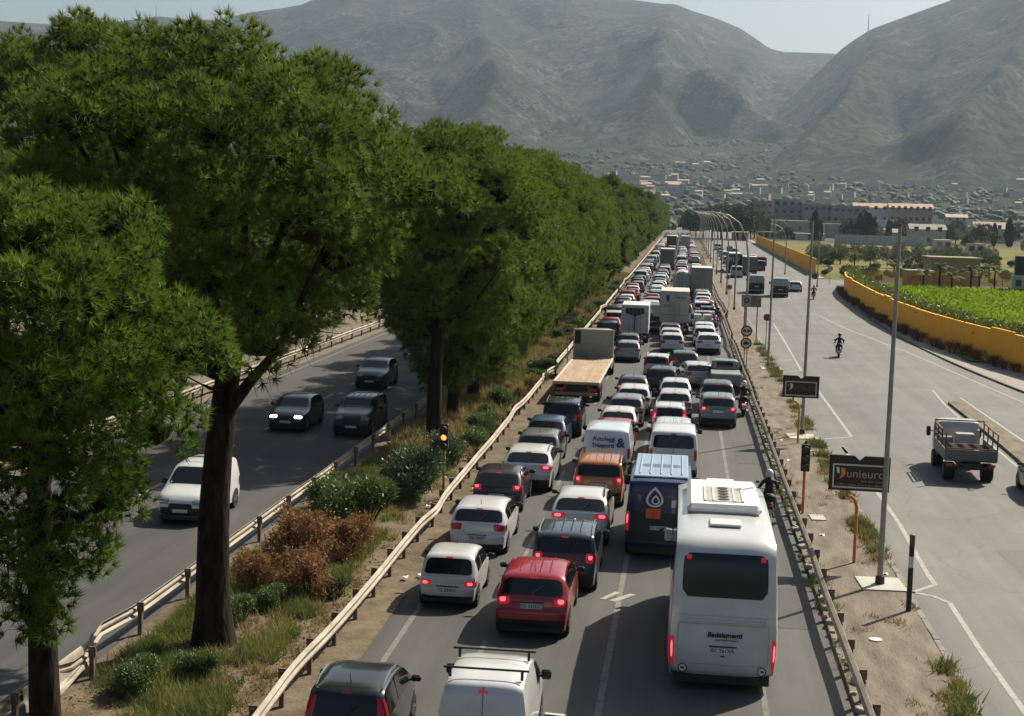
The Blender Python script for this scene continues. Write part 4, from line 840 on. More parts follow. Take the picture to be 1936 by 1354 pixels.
# ------------------------------------------------------------------ coach
deftype('coach', [(.16, .34), (.05, .46), (0, .95), (0, 1.25), (.02, 1.75), (.03, 1.85), (.20, 3.02), (.55, 3.36), (3.6, 3.44), (7.6, 3.40), (8.45, 1.30), (8.55, 1.0), (8.58, .7), (8.58, .5), (8.5, .34)], 2.42, 3.44, sill=.34, belt=(1.55, 1.45), roofw=.89, rear_taper=.05, front_taper=.06, wr=.46, wheels=(2.2, 6.6), lights=((.55, 1.22, .93, 1.0),), plate=.95, rear_glass=(5.22, 6.12, .84), hi_brake=False, cr=.09,
        side=[(.75 + k * 1.12, 1.80 + k * 1.12) for k in range(6)])
ch = car('coach', 1.22, 32.35, (.62, .63, .62), 'white coach with black rear window in the lane beside the navy van', name='coach', cat='coach', plate='EC 261XA', paint_mirror=True)
sh = TYPES['coach']['sh']
text('Badalamenti', .155, (.03, -.022, 1.30), (R_(90), 0, 0), M_INK, ch, bold=.004, shear=.15); text('www.badalamentibus.it', .055, (.08, -.022, 1.19), (R_(90), 0, 0), M_INK, ch)
def on(parent, name, mb, mt, color=None, smooth=None):
    o = mb.build(name, mt, parent, smooth)
    if color is not None: o.color = (*color, 1)
    return o
mb = MB(); mb.box((0, 4.5, 3.50), (1.75, 3.4, .26), bev=.10); pod = on(ch, 'air_conditioner', mb, M_TRIM, (.72, .72, .70), 30)
for k in range(4):
    for q in range(2): pass
mb = MB(); mb.box((0, 4.15, 3.635), (.95, 1.9, .02)); on(pod, 'grille_panel', mb, M_TRIM, (.42, .40, .36))
for k in range(5): mb = MB(); mb.disc((0, 3.45 + k * .36, 3.65), .13, (0, 0, 1), 18, .012); on(pod, 'fan', mb, M_BLACK)
for x in (-.62, -.34, .34, .62): mb = MB(); mb.box((x * .72, 4.15, 3.652), (.045, 1.85, .02)); on(pod, 'slat', mb, M_TRIM, (.62, .60, .55))
for y in (1.75, 7.0): mb = MB(); mb.box((0, y, 3.43), (.72, .66, .06), bev=.02); on(ch, 'roof_hatch', mb, M_TRIM, (.66, .65, .62))
for sg in (-1, 1):
    mb = MB(); q = sh.skin(5.98, sg * .74, .016); mb.box(q, (.11, .03, .10), bev=.01); on(ch, 'upper_brake_light', mb, M_BRAKE)
    mb = MB(); mb.disc((sg * .86, -.0 + .05, .52), .10, (0, -1, 0), 20, .02); d = on(ch, 'speed_limit_disc', mb, M_WHITEP); mb = MB(); mb.disc((sg * .86, .026, .52), .10, (0, -1, 0), 20, .0, .078); on(d, 'rim', mb, M_INK); text('80' if sg < 0 else '100', .085 if sg < 0 else .07, (sg * .86, .026, .52), (R_(90), 0, 0), M_INK, d, bold=.003)
for z, u in ((1.52, .86), (1.72, .9)): mb = MB(); t = sh.s_of_z(z); sh.patch(mb, t, t + .02, -u, u, .006, 0, 2, 12); on(ch, 'panel_seam', mb, M_TRIM, (.30, .30, .30))
mb = MB(); t = sh.s_of_z(.62); sh.patch(mb, t, t + .02, -.86, .86, .006, 0, 2, 12); on(ch, 'panel_seam', mb, M_TRIM, (.30, .30, .30))
for sg in (-1, 1): mb = MB(); sh.patch(mb, sh.s_of_z(.62), sh.s_of_z(1.5), sg * .86 - .004, sg * .86 + .004, .006, 0, 8, 2); on(ch, 'panel_seam', mb, M_TRIM, (.30, .30, .30))
mb = MB(); mb.box((0, -.012, 1.60), (1.9, .05, .05), bev=.02); on(ch, 'tailgate_ledge', mb, M_TRIM, (.62, .62, .61), 30)
mb = MB(); mb.box((0, .012, .82), (.10, .03, .03), bev=.01); on(ch, 'tailgate_latch', mb, M_BLACK)
mb = MB(); mb.box((0, -.002, 3.36), (.02, .01, .01)); 
# ------------------------------------------------------------------ navy van
nv = car('big_van', -.38, 44.6, (.012, .022, .085), 'navy blue van with white drop emblem in front of the coach', name='van', cat='van', plate='FL 201MR')
TR = TYPES['big_van']['sh']
mb = MB()
for k in range(3):                                      # drop emblem: nested outline
    pass
def drop(mb, cx, cz, r, wd, y):
    P = []; n_ = 36
    for k in range(n_):
        a = 2 * math.pi * k / n_; x = math.sin(a) * (1 - .0) * r * (math.sin(a / 2) ** 1.0); z = -math.cos(a) * -1
        P.append((x * 1.25, math.cos(a) * r * 1.15))
    out = [(p[0], p[1]) for p in P]; inn = [(p[0] * (1 - wd), p[1] * (1 - wd) - r * wd * .35) for p in P]
    V_ = [(cx + p[0], y, cz + p[1]) for p in out] + [(cx + p[0], y, cz + p[1]) for p in inn]; mb.add(V_, [(k, n_ + k, n_ + (k + 1) % n_, (k + 1) % n_) for k in range(n_)])
drop(mb, -.15, 1.92, .27, .24, TR.P(TR.s_of_z(1.85)).x - .02); drop(mb, -.12, 1.84, .13, .38, TR.P(TR.s_of_z(1.85)).x - .022); on(nv, 'drop_emblem', mb, M_WHITEP)
mb = MB(); mb.box((-.18, -.005, 1.42), (.44, .02, .30), bev=.004); hp = on(nv, 'hazard_panel', mb, material('hazard_orange', (.75, .12, .02), .5, var=.05)); mb = MB(); mb.box((-.18, -.018, 1.42), (.44, .006, .012)); on(hp, 'divider', mb, M_INK); mb = MB(); mb.box((-.18, -.018, 1.42), (.012, .006, .28)); on(hp, 'divider', mb, M_INK)
for k, xx in enumerate((.42, .62)): mb = MB(); mb.box((xx, .0, 1.74), (.13, .02, .22), bev=.004); on(nv, 'window_sticker', mb, M_WHITEP)
for k in range(5): mb = MB(); mb.box(((k - 2) * .32, 2.6, 2.50), (.05, 3.6, .03), bev=.01); on(nv, 'roof_rib', mb, M_TRIM, (.30, .38, .48))
mb = MB(); mb.box((0, 2.55, 2.452), (1.66, 4.2, .06), bev=.03); on(nv, 'roof_panel', mb, M_TRIM, (.26, .34, .46))
# ------------------------------------------------------------------ lorries
def lorry_wheels(root, W, ys_, r=.48):
    tm, rm = wheel_meshes(r)
    for y in ys_:
        for sg in (-1, 1):
            a = MB(); x = sg * (W / 2 - .22); a.add([(p[0] * 2.2 + x, p[1] + y, p[2] + r) for p in tm.v], tm.f); wh = on(root, 'wheel', a, M_TYRE, smooth=40); a = MB(); a.add([(p[0] * 2.2 + x, p[1] + y, p[2] + r) for p in rm.v], rm.f); on(wh, 'rim', a, M_RIM)
def lorry_cab(root, W, y, h, color, L=1.9):
    prof = [(0, .55), (-.02, .7), (-.02, 1.0), (0, 1.2), (0, 1.6), (.01, 1.7), (.04, h - .35), (.14, h - .08), (L * .5, h), (L * .78, h - .10), (L * .95, h * .58), (L * .98, 1.2), (L, 1.0), (L, .7), (L - .05, .5)]
    s_ = Shell(prof, W, h, sill=.5, belt=(1.5, 1.5), roofw=.90, rear_taper=.02, front_taper=.04, cr=.06); mb = MB(); s_.body(mb); cb = on(root, 'cab', mb, M_PAINT, color, 32); cb.location = (0, y, 0)
    mb = MB(); s_.patch(mb, 9.1, 9.95, -.9, .9, .01); on(cb, 'windshield', mb, M_GLASS)
    for sg in (-1, 1):
        mb = MB(); s_.side_glass(mb, L * .28, L * .80, sg, gap=.22); on(cb, 'side_window', mb, M_GLASS)
        mb = MB(); mb.box((sg * (W / 2 + .16), L * .86, h * .66), (.18, .12, .42), bev=.04); mb.bar((sg * (W / 2 - .02), L * .86, h * .66), (sg * (W / 2 + .1), L * .86, h * .66), .04); on(cb, 'mirror', mb, M_BLACK)
    return cb
def box_lorry(label, x, y, L, W, zb, zt, color, rz=0.0, cabc=WHITE, frame=None, roofc=(.62, .60, .54)):
    root = thing('box_lorry', label, 'lorry', (x, y, 0), R_(rz)); mb = MB(); mb.box((0, L / 2, (zb + zt) / 2), (W, L, zt - zb), bev=.05); cargo = on(root, 'cargo_box', mb, M_TRIM, color, 30)
    mb = MB(); mb.box((0, L / 2, zt + .012), (W - .12, L - .12, .03), bev=.01); on(cargo, 'roof_skin', mb, M_TRIM, roofc)
    for sg in (-1, 1):
        mb = MB(); mb.box((sg * (W / 4 - .005), -.02, (zb + zt) / 2), (W / 2 - .09, .05, zt - zb - .16), bev=.015); d = on(root, 'rear_door', mb, M_TRIM, color, 30)
        for q in (.12, .42): mb = MB(); mb.tube([(sg * (q + .02), -.06, zb + .1), (sg * (q + .02), -.06, zt - .12)], .016, 6); on(d, 'lock_rod', mb, M_STEEL)
        for q in range(4): mb = MB(); mb.box((sg * (W / 2 - .06), -.05, zb + .25 + q * (zt - zb - .5) / 3), (.09, .05, .07)); on(d, 'hinge', mb, M_STEEL)
        mb = MB(); mb.box((sg * (W / 2 - .32), .02, zb - .22), (.42, .08, .13), bev=.02); on(root, 'tail_light', mb, M_TAIL)
    fr = frame or tuple(c * .8 for c in color)
    mb = MB(); mb.box((0, -.012, zt - .035), (W, .07, .09), bev=.01); mb.box((0, -.012, zb + .035), (W, .07, .09), bev=.01)
    for sg in (-1, 1): mb.box((sg * (W / 2 - .035), -.012, (zb + zt) / 2), (.07, .07, zt - zb - .18))
    on(root, 'door_frame', mb, M_TRIM, fr)
    mb = MB(); mb.box((0, L / 2 + .3, zb - .16), (.9, L + .4, .24)); on(root, 'chassis', mb, M_BLACK); mb = MB(); mb.box((0, .25, .52), (W * .86, .10, .14), bev=.02); mb.box((-.6, .3, .7), (.08, .08, .4)); mb.box((.6, .3, .7), (.08, .08, .4)); on(root, 'underrun_bar', mb, M_STEEL)
    mb = MB(); mb.box((0, .18, .72), (.52, .02, .12)); on(root, 'number_plate', mb, M_PLATE)
    for sg in (-1, 1): mb = MB(); mb.box((sg * W * .33, 1.0, .45), (.5, .02, .42)); on(root, 'mud_flap', mb, M_BLACK)
    lorry_wheels(root, W, (1.7, L + .9)); lorry_cab(root, W - .12, L + .15, min(zt - .25, 2.9), cabc); return root
b1 = box_lorry('white box lorry with dark shield print on its doors, beside a white van', -3.5, 117.2, 4.6, 2.15, .9, 3.05, (.50, .56, .57), frame=(.74, .74, .73), roofc=(.72, .70, .68))
mb = MB(); P = [(-.72, 2.82), (.72, 2.82), (.72, 2.42), (.08, 2.2), (0, 2.12), (-.08, 2.2), (-.72, 2.42)]; mb.add([(p[0], -.052, p[1]) for p in P], [tuple(range(7))]); on(b1, 'shield_print', mb, M_INK)
text('TRASLOCHI', .2, (0, -.06, 2.6), (R_(90), 0, 0), material('grey_print', (.12, .13, .15), .6, var=.1), b1); mb = MB(); mb.box((0, -.05, 1.55), (.05, .01, 1.2)); on(b1, 'door_gap', mb, M_INK)
b2 = box_lorry('large grey box lorry with a dark emblem, in the middle lane', -.5, 126.4, 6.6, 2.48, 1.15, 3.72, (.36, .37, .345), roofc=(.60, .55, .46))
for sg in (-1, 1): mb = MB(); mb.box((sg * .60, -.06, 1.78), (1.08, .02, .03)); on(b2, 'panel_line', mb, M_INK)
mb = MB(); mb.add([(-.72, -.062, 3.4), (-.5, -.062, 3.45), (-.38, -.062, 3.2), (-.52, -.062, 3.08), (-.36, -.062, 2.86), (-.62, -.062, 2.9), (-.70, -.062, 3.1)], [tuple(range(7))]); on(b2, 'emblem', mb, M_INK)
text('Nel Giusto', .2, (.60, -.062, 3.22), (R_(90), 0, 0), M_INK, b2, bold=.004)
for k in range(3): mb = MB(); mb.box((-.58, -.062, 2.62 - k * .1), (.78 - k * .1, .006, .035)); on(b2, 'print_line', mb, MATS['grey_print'])
box_lorry('grey green box lorry far ahead next to the separator rail', 2.35, 177.5, 7.0, 2.5, 1.0, 3.85, (.22, .245, .21), roofc=(.62, .60, .48))
box_lorry('dark grey rear lorry beside the far pines', -2.6, 262.5, 8, 2.5, .9, 3.75, (.13, .135, .145), roofc=(.62, .52, .46), frame=(.4, .4, .4))
b5 = box_lorry('cream framed lorry with dark red rear ahead of the dark grey lorry', -2.9, 385, 8, 2.5, .9, 4.0, (.10, .022, .018), roofc=(.66, .58, .50), frame=(.66, .60, .52))
box_lorry('pale pink grey lorry next to the dark red lorry', .6, 392, 8, 2.5, .9, 3.9, (.40, .36, .34), roofc=(.64, .60, .54))
box_lorry('grey tarpaulin lorry on the service road behind the white vans', 11.3, 254, 7, 2.4, .8, 3.1, (.12, .125, .13), roofc=(.45, .45, .45))
# tank lorry
tk = thing('tank_lorry', 'rounded grey tank lorry beside the grey green box lorry', 'lorry', (.1, 178, 0)); mb = MB(); n_ = 24
for y0_, y1_, s0, s1 in ((0, .15, .85, 1.0), (.15, 7, 1, 1), (7, 7.15, 1, .85)):
    P = [(math.cos(2 * math.pi * k / n_) * 1.15 * s_, y_, 2.15 + math.sin(2 * math.pi * k / n_) * 1.2 * s_) for y_, s_ in ((y0_, s0), (y1_, s1)) for k in range(n_)]; mb.add(P, [(k, (k + 1) % n_, n_ + (k + 1) % n_, n_ + k)[::-1] for k in range(n_)] + ([tuple(range(n_))] if y0_ == 0 else []))
on(tk, 'tank', mb, M_TRIM, (.42, .43, .42), 40); mb = MB(); mb.box((0, 3.5, .85), (1.1, 7.2, .3)); on(tk, 'chassis', mb, M_BLACK); mb = MB(); mb.tube([(-.4, -.05, .6), (-.4, -.05, 3.3)], .03); mb.tube([(.0, -.05, .6), (.0, -.05, 3.3)], .03)
for k in range(8): mb.tube([(-.4, -.05, .8 + k * .32), (0, -.05, .8 + k * .32)], .02)
on(tk, 'ladder', mb, M_STEEL); lorry_wheels(tk, 2.4, (1.4, 2.6, 8)); lorry_cab(tk, 2.3, 7.4, 2.8, WHITE)
# long flatbed lorry
fb = thing('flatbed_lorry', 'long flatbed lorry with wooden deck and grey headboard beside the median rail', 'lorry', (-5.38, 79.8, 0), R_(-.4))
M_WOOD = material('deck_plywood', (.30, .20, .125), .8, col2=(.46, .33, .22), scale=1.2, stretch=(2.5, .4, 1), world=False)
for i in range(3):
    for j in range(5): mb = MB(); mb.box(((i - 1) * .755, .08 + 1.32 + j * 2.66, 1.16 + random.uniform(-.004, .004)), (.74, 2.64, .05), bev=.006); on(fb, 'deck_board', mb, M_WOOD)
for sg in (-1, 1): mb = MB(); mb.box((sg * 1.20, 6.7, 1.16), (.13, 13.5, .12), bev=.02); on(fb, 'side_rail', mb, M_TRIM, (.58, .50, .40))
mb = MB(); mb.box((0, -.02, 1.14), (2.5, .12, .16), bev=.02); on(fb, 'rear_beam', mb, M_TRIM, (.56, .45, .35)); mb = MB(); mb.box((0, 6.6, .92), (1.0, 13.2, .3)); on(fb, 'chassis', mb, M_BLACK)
mb = MB(); mb.box((0, .05, .55), (2.3, .1, .16), bev=.02); mb.bar((-.8, .1, .6), (-.55, .4, 1.0), .08); mb.bar((.8, .1, .6), (.55, .4, 1.0), .08); on(fb, 'underrun_bar', mb, M_TRIM, (.42, .30, .22))
for sg in (-1, 1): mb = MB(); mb.box((sg * .85, .12, .78), (.45, .08, .14), bev=.02); on(fb, 'tail_light', mb, M_TAIL)
mb = MB(); mb.box((0, 13.5, 2.1), (2.5, .08, 1.75), bev=.02); hb = on(fb, 'headboard', mb, M_TRIM, (.36, .40, .39))
for k in range(13): mb = MB(); mb.box((-1.14 + k * .19, 13.43, 1.65), (.07, .06, .78), bev=.01); on(hb, 'rib', mb, M_TRIM, (.33, .37, .36))
mb = MB(); mb.box((0, 13.44, 2.94), (2.54, .12, .08), bev=.02); mb.box((-1.22, 13.44, 2.1), (.08, .12, 1.7)); mb.box((1.22, 13.44, 2.1), (.08, .12, 1.7)); on(hb, 'frame', mb, M_TRIM, (.60, .58, .52))
mb = MB(); mb.box((-1.0, 13.40, 2.45), (.4, .04, .8)); on(hb, 'dark_opening', mb, M_BLACK)
mb = MB(); mb.box((-.1, 13.0, 1.25), (.3, .22, .12), rz=.4, bev=.02); tag(mb.build('wood_block', M_WOOD), 'small wooden block lying on the flatbed lorry deck', 'block').location = (-5.38, 79.8, 0)
lorry_wheels(fb, 2.45, (1.6, 2.9, 15.2)); lorry_cab(fb, 2.4, 13.8, 2.95, (.62, .60, .55), 2.1)
# small stake-bed truck on the service road
sb = thing('stake_truck', 'small open truck with slatted frame and cardboard load on the service road', 'truck', (11.75, 60.9, 0), R_(-2)); DG = (.13, .125, .115); W_ = 2.0; L_ = 3.5
mb = MB(); mb.box((0, L_ / 2, .90), (W_, L_, .08)); on(sb, 'bed', mb, M_TRIM, DG)
mb = MB(); mb.box((0, 0, 1.12), (W_, .05, .42), bev=.01); on(sb, 'tailgate', mb, M_TRIM, (.155, .15, .13))
for sg in (-1, 1): mb = MB(); mb.box((sg * (W_ / 2), L_ / 2, 1.12), (.05, L_, .42), bev=.01); on(sb, 'side_gate', mb, M_TRIM, (.15, .145, .13))
for sg in (-1, 1):
    for y in (0.02, 1.2, 2.4, 3.48): mb = MB(); mb.bar((sg * W_ / 2, y, 1.3), (sg * W_ / 2, y, 2.0 if y < 3 else 2.05), .05); on(sb, 'stake', mb, M_POST)
    mb = MB(); mb.bar((sg * W_ / 2, 0 if sg > 0 else 1.2, 1.98), (sg * W_ / 2, L_, 1.98), .05); on(sb, 'top_bar', mb, M_POST)
for z in (1.5, 1.72): mb = MB(); mb.box((-W_ / 2 + .02, 2.3, z), (.03, 2.3, .15)); on(sb, 'slat', mb, material('old_timber', (.16, .09, .055), .85, var=.3, scale=4))
mb = MB(); mb.bar((-W_ / 2, L_, 2.05), (W_ / 2, L_, 2.05), .05); mb.bar((-W_ / 2, 0, 1.38), (W_ / 2, 0, 1.38), .04); on(sb, 'top_bar', mb, M_POST)
M_HAZ = bpy.data.materials.new('hazard_stripes'); M_HAZ.use_nodes = True; t = M_HAZ.node_tree; wv = t.nodes.new('ShaderNodeTexWave'); wv.wave_type = 'BANDS'; wv.bands_direction = 'DIAGONAL'; wv.inputs['Scale'].default_value = 1.3; tc = t.nodes.new('ShaderNodeTexCoord'); t.links.new(tc.outputs['Object'], wv.inputs['Vector']); rp = t.nodes.new('ShaderNodeValToRGB'); rp.color_ramp.interpolation = 'CONSTANT'; rp.color_ramp.elements[0].color = (.10, .02, .02, 1); rp.color_ramp.elements[1].position = .5; rp.color_ramp.elements[1].color = (.30, .27, .22, 1); t.links.new(wv.outputs[0], rp.inputs[0]); t.links.new(rp.outputs[0], t.nodes['Principled BSDF'].inputs['Base Color']); t.nodes['Principled BSDF'].inputs['Roughness'].default_value = .7
mb = MB(); mb.box((.1, .9, 1.34), (1.75, .04, .22)); on(sb, 'striped_board', mb, M_HAZ)
mb = MB(); mb.box((0, L_ / 2, .7), (.8, L_ + .5, .24)); on(sb, 'chassis', mb, M_BLACK); mb = MB(); mb.box((0, .02, .62), (1.8, .08, .14), bev=.02); on(sb, 'rear_bar', mb, M_BLACK); mb = MB(); mb.box((-.1, -.03, .68), (.4, .02, .11)); on(sb, 'number_plate', mb, M_PLATE)
for sg in (-1, 1): mb = MB(); mb.box((sg * .82, -.03, .72), (.26, .04, .12), bev=.01); on(sb, 'tail_light', mb, M_TAIL)
lorry_wheels(sb, 1.95, (.75, 4.1), .36); lorry_cab(sb, 1.8, L_ + .12, 2.05, (.45, .45, .44), 1.6)
for (x, y, z, sx, sy, sz, c) in ((.1, 2.6, 1.30, .75, .55, .70, (.36, .36, .35)), (-.6, 2.9, 1.2, .5, .5, .5, (.26, .26, .26))): mb = MB(); mb.box((x, y, z), (sx, sy, sz), bev=.03); o = mb.build('cargo_crate', M_TRIM); o.color = (*c, 1); o.location = (11.75, 60.9, 0); o.rotation_euler = (0, 0, R_(-2)); tag(o, 'upright grey appliance crate standing on the open truck bed' if x > 0 else 'square dark grey crate beside the appliance on the open truck bed', 'crate')
mb = MB(); mb.grid(lambda u, v_: (-.75 + 1.2 * u, .25 + .5 * v_, 1.14 + .05 * math.sin(u * 8) * math.cos(v_ * 5)), 8, 5); o = mb.build('cardboard_sheet', M_WHITEP); o.location = (11.75, 60.9, 0); tag(o, 'crumpled white sheet lying in the open truck bed', 'sheet')
# small grey pickup and crate pickup in the queue
def pickup(label, x, y, c, rz, crates):
    r_ = thing('pickup_truck', label, 'truck', (x, y, 0), R_(rz)); mb = MB(); mb.box((0, 1.25, .95), (1.7, 2.5, .62), bev=.03); on(r_, 'cargo_bed', mb, M_TRIM, c, 30); mb = MB(); mb.box((0, -.02, .98), (1.6, .05, .5), bev=.01); on(r_, 'tailgate', mb, M_TRIM, tuple(q * 1.1 for q in c), 30)
    cb = lorry_cab(r_, 1.62, 2.55, 1.85, c, 1.5); mb = MB(); mb.box((0, -.03, 1.55), (.95, .03, .3), bev=.01); on(cb, 'rear_window', mb, M_GLASS); lorry_wheels(r_, 1.7, (.7, 3.4), .3)
    mb = MB(); mb.box((0, .9, .5), (.7, 3.0, .2)); on(r_, 'chassis', mb, M_BLACK)
    for sg in (-1, 1): mb = MB(); mb.box((sg * .72, -.06, .62), (.18, .05, .12), bev=.01); on(r_, 'tail_light', mb, M_TAIL)
    if crates:
        mb = MB()
        for sg in (-1, 1):
            for yy in (.05, 1.2, 2.4): mb.bar((sg * .85, yy, 1.2), (sg * .85, yy, 1.75), .05)
            mb.bar((sg * .85, 0, 1.75), (sg * .85, 2.45, 1.75), .05)
        on(r_, 'rack', mb, M_POST)
        for k in range(4): mb = MB(); mb.box((x - .5 + (k % 2) * .85, y + .5 + (k // 2) * .9, 1.45), (.65, .6, .4), rz=.1 * k, bev=.02); o = mb.build('cargo_crate', M_TRIM); o.color = (.5, .48, .44, 1); tag(o, 'pale crate loaded on the racked pickup in the queue', 'crate', 'crates on the racked pickup')
pickup('small grey pickup ahead of the dark grey crossover in the outer lane', 2.75, 86.3, (.22, .25, .235), 0, False)
pickup('racked pickup loaded with pale crates in the outer lane', 2.0, 129.2, (.30, .30, .30), 0, True)
car('big_van', -2.25, 128.5, (.55, .55, .53), 'white van with large grey rear beside the white box lorry', name='van', cat='van', brake=False)
# vehicles far down the service road
car('big_van', 12.35, 190.5, (.30, .34, .35), 'grey van with pale roof driving away on the service road', name='van', cat='van', brake=False)
car('hatch', 15.3, 205, (.55, .56, .56), 'silver hatchback on the service road near the side street', brake=False)
car('big_van', 9.7, 197, (.24, .26, .26), 'white roofed van parked on the service road by the poles', name='van', cat='van', brake=False)
bus = thing('city_bus', 'dark blue bus with large white letters on its rear on the service road', 'bus', (9.0, 262, 0)); mb = MB(); mb.box((0, 5, 1.85), (2.5, 10, 2.9), bev=.12); on(bus, 'body', mb, M_TRIM, (.035, .05, .10), 30); mb = MB(); mb.box((0, -.03, 2.35), (2.2, .04, 1.3), bev=.02); on(bus, 'rear_window', mb, M_GLASS); mb = MB(); mb.box((0, 5, 3.33), (2.2, 9.4, .12), bev=.05); on(bus, 'roof_panel', mb, M_TRIM, (.5, .52, .55)); text('RLV', 1.15, (-.1, -.07, 2.35), (R_(90), 0, 0), M_WHITEP, bus, ext=.01); lorry_wheels(bus, 2.5, (2, 8))
car('mid_van', 8.75, 243, (.34, .38, .39), 'grey people carrier in front of the blue bus rear', name='van', cat='van', brake=False)
car('mid_van', 14.0, 275, (.06, .02, .03), 'dark red van parked beside the yellow fence', name='van', cat='van', brake=False)
# ------------------------------------------------------------------ the distant queue
rg = random.Random(21)
PAL = [('white', (.74, .74, .72)), ('white', (.70, .70, .69)), ('white', (.72, .71, .69)), ('silver', (.52, .53, .53)), ('silver', (.46, .47, .48)), ('grey', (.17, .175, .18)), ('dark', (.03, .032, .036)), ('dark', (.045, .05, .055)), ('red', (.36, .02, .028)), ('blue', (.04, .07, .14))]
LN = {'A': 'the lane beside the median rail', 'B': 'the second lane', 'C': 'the third lane', 'D': 'the outer lane'}
def queue(lane, x, ya, yb, skip=()):
    y = ya
    while y < yb:
        tp = rg.choice(('hatch', 'hatch_b', 'suv', 'panda', 'cross', 'hatch', 'suv_box', 'sedan', 'mid_van')); L_ = TYPES[tp]['sh'].L; bad = [s_ for s_ in skip if y + L_ + .6 > s_[0] and y < s_[1]]
        if bad: y = bad[0][1] + rg.uniform(.8, 1.6); continue
        cn, c = rg.choice(PAL); lit = rg.random() < .3; kind = 'van' if tp == 'mid_van' else 'car'
        far_car(tp, x + rg.uniform(-.25, .25), y, c, '%s %s in the distant queue, %s' % (cn, kind, LN[lane]), '%s %ss of the distant queue in %s' % (cn, kind, LN[lane]), rg.uniform(-1.5, 1.5), lit, kind, kind); y += L_ + rg.uniform(1.1, 2.6)
far_car('hatch_b', -5.5, 99.6, (.05, .02, .024), 'very dark red hatchback ahead of the flatbed lorry cab', None) if False else None
car('hatch', -5.75, 106.5, (.07, .035, .04), 'maroon hatchback with lit lamps past the flatbed lorry cab'); car('hatch_b', -5.9, 112.4, (.05, .012, .016), 'dark red hatchback between the median rail and the box lorry')
queue('A', -5.75, 118.5, 620); queue('B', -2.75, 135.5, 620, [(260, 274), (383, 396)]); queue('C', .0, 137.5, 620, [(176, 189), (390, 403)]); queue('D', 2.35, 137, 175); queue('D', 2.4, 190, 262)
queue('D', 2.3, 300, 600)
for i, (x, y) in enumerate(((9.2, 290), (12.4, 285), (9.0, 305), (12.5, 315), (15.6, 300), (9.1, 330), (12.2, 345), (9.2, 352), (15.2, 330), (12.6, 372), (9.4, 380), (12.4, 400), (9.3, 410))):
    cn, c = rg.choice(PAL); far_car(rg.choice(('hatch', 'suv', 'mid_van', 'cross')), x, y, c, '%s vehicle standing far down the service road' % cn, '%s vehicles far down the service road' % cn)
# ------------------------------------------------------------------ scooters, motorcycles and riders
def scooter_meshes():
    out = []
    def A(nm, mb, mt, sm=40): out.append((nm, mb.mesh(nm, mt, sm), mt))
    tm, rm = wheel_meshes(.26)
    for y in (.28, 1.55):
        a = MB(); a.add([(p[0] * .6, p[1] + y, p[2] + .26) for p in tm.v], tm.f); a.add([(p[0] * .6, p[1] + y, p[2] + .26) for p in rm.v], rm.f); A('wheel', a, M_TYRE)
    s_ = Shell([(0, .55), (-.02, .62), (.0, .7), (.03, .74), (.1, .78), (.2, .80), (.35, .80), (.6, .76), (.8, .70), (.86, .5), (.92, .36), (1.2, .32), (1.3, .34), (1.32, .38), (1.3, .36)], .36, .80, sill=.30, belt=(.6, .4), roofw=.8, rear_taper=.3, front_taper=.1, cr=.03); mb = MB(); s_.body(mb); A('body', mb, M_PAINT)
    mb = MB(); mb.box((0, .48, .82), (.28, .72, .10), bev=.04); A('seat', mb, M_BLACK)
    mb = MB(); mb.grid(lambda u, v_: ((u - .5) * .42 * (1 - .3 * v_), 1.32 + .10 * (1 - (2 * u - 1) ** 2) - .18 * v_, .34 + .66 * v_), 7, 6); mb.grid(lambda u, v_: ((u - .5) * .42 * (1 - .3 * v_), 1.30 + .10 * (1 - (2 * u - 1) ** 2) - .18 * v_, .34 + .66 * v_), 7, 6, True); A('leg_shield', mb, M_PAINT)
    mb = MB(); mb.tube([(0, 1.5, .3), (0, 1.28, .95), (0, 1.24, 1.02)], .03); A('steering_column', mb, M_BLACK)
    mb = MB(); mb.tube([(-.34, 1.12, 1.05), (-.1, 1.24, 1.02), (.1, 1.24, 1.02), (.34, 1.12, 1.05)], .018); A('handlebar', mb, M_BLACK)
    for sg in (-1, 1): mb = MB(); mb.tube([(sg * .24, 1.18, 1.03), (sg * .34, 1.22, 1.22)], .008, 5); mb.box((sg * .36, 1.22, 1.26), (.13, .02, .08), bev=.01); A('mirror', mb, M_BLACK)
    mb = MB(); mb.box((0, -.02, .66), (.22, .05, .09), bev=.02); A('tail_light', mb, M_TAIL)
    mb = MB(); mb.box((0, -.06, .48), (.17, .02, .16)); A('number_plate', mb, M_PLATE); mb = MB(); mb.tube([(.16, .1, .28), (.17, .6, .3)], .05); A('exhaust', mb, M_STEEL)
    mb = MB(); mb.box((0, -.1, .98), (.36, .30, .26), bev=.08); A('top_case', mb, M_BLACK)
    return out
SCO = scooter_meshes()
def scooter(label, x, y, color, rz=0.0, case=True, lit=False):
    t = thing('scooter', label, 'scooter', (x, y, 0), R_(rz))
    for nm, me, mt in SCO:
        if nm == 'top_case' and not case: continue
        o = link(nm, me, t, color=color)
        if nm == 'tail_light' and lit: o.material_slots[0].link = 'OBJECT'; o.material_slots[0].material = M_BULB
    return t
def skin_body(name, J, E_, mt, root=0):
    me = bpy.data.meshes.new(name); me.from_pydata([j[0] for j in J], E_, []); me.materials.append(mt); o = bpy.data.objects.new(name, me); C.objects.link(o); md = o.modifiers.new('skin', 'SKIN'); md.use_smooth_shade = True
    for i, j in enumerate(J):
        sv = me.skin_vertices[0].data[i]; sv.radius = (j[1], j[1]); sv.use_root = (i == root)
    sb_ = o.modifiers.new('sub', 'SUBSURF'); sb_.levels = 1; sb_.render_levels = 2; return o
M_JEANS = material('dark_denim', (.02, .025, .04), .85, var=.2, scale=6); M_SKIN = material('skin', (.38, .22, .15), .6, var=.1, scale=8)
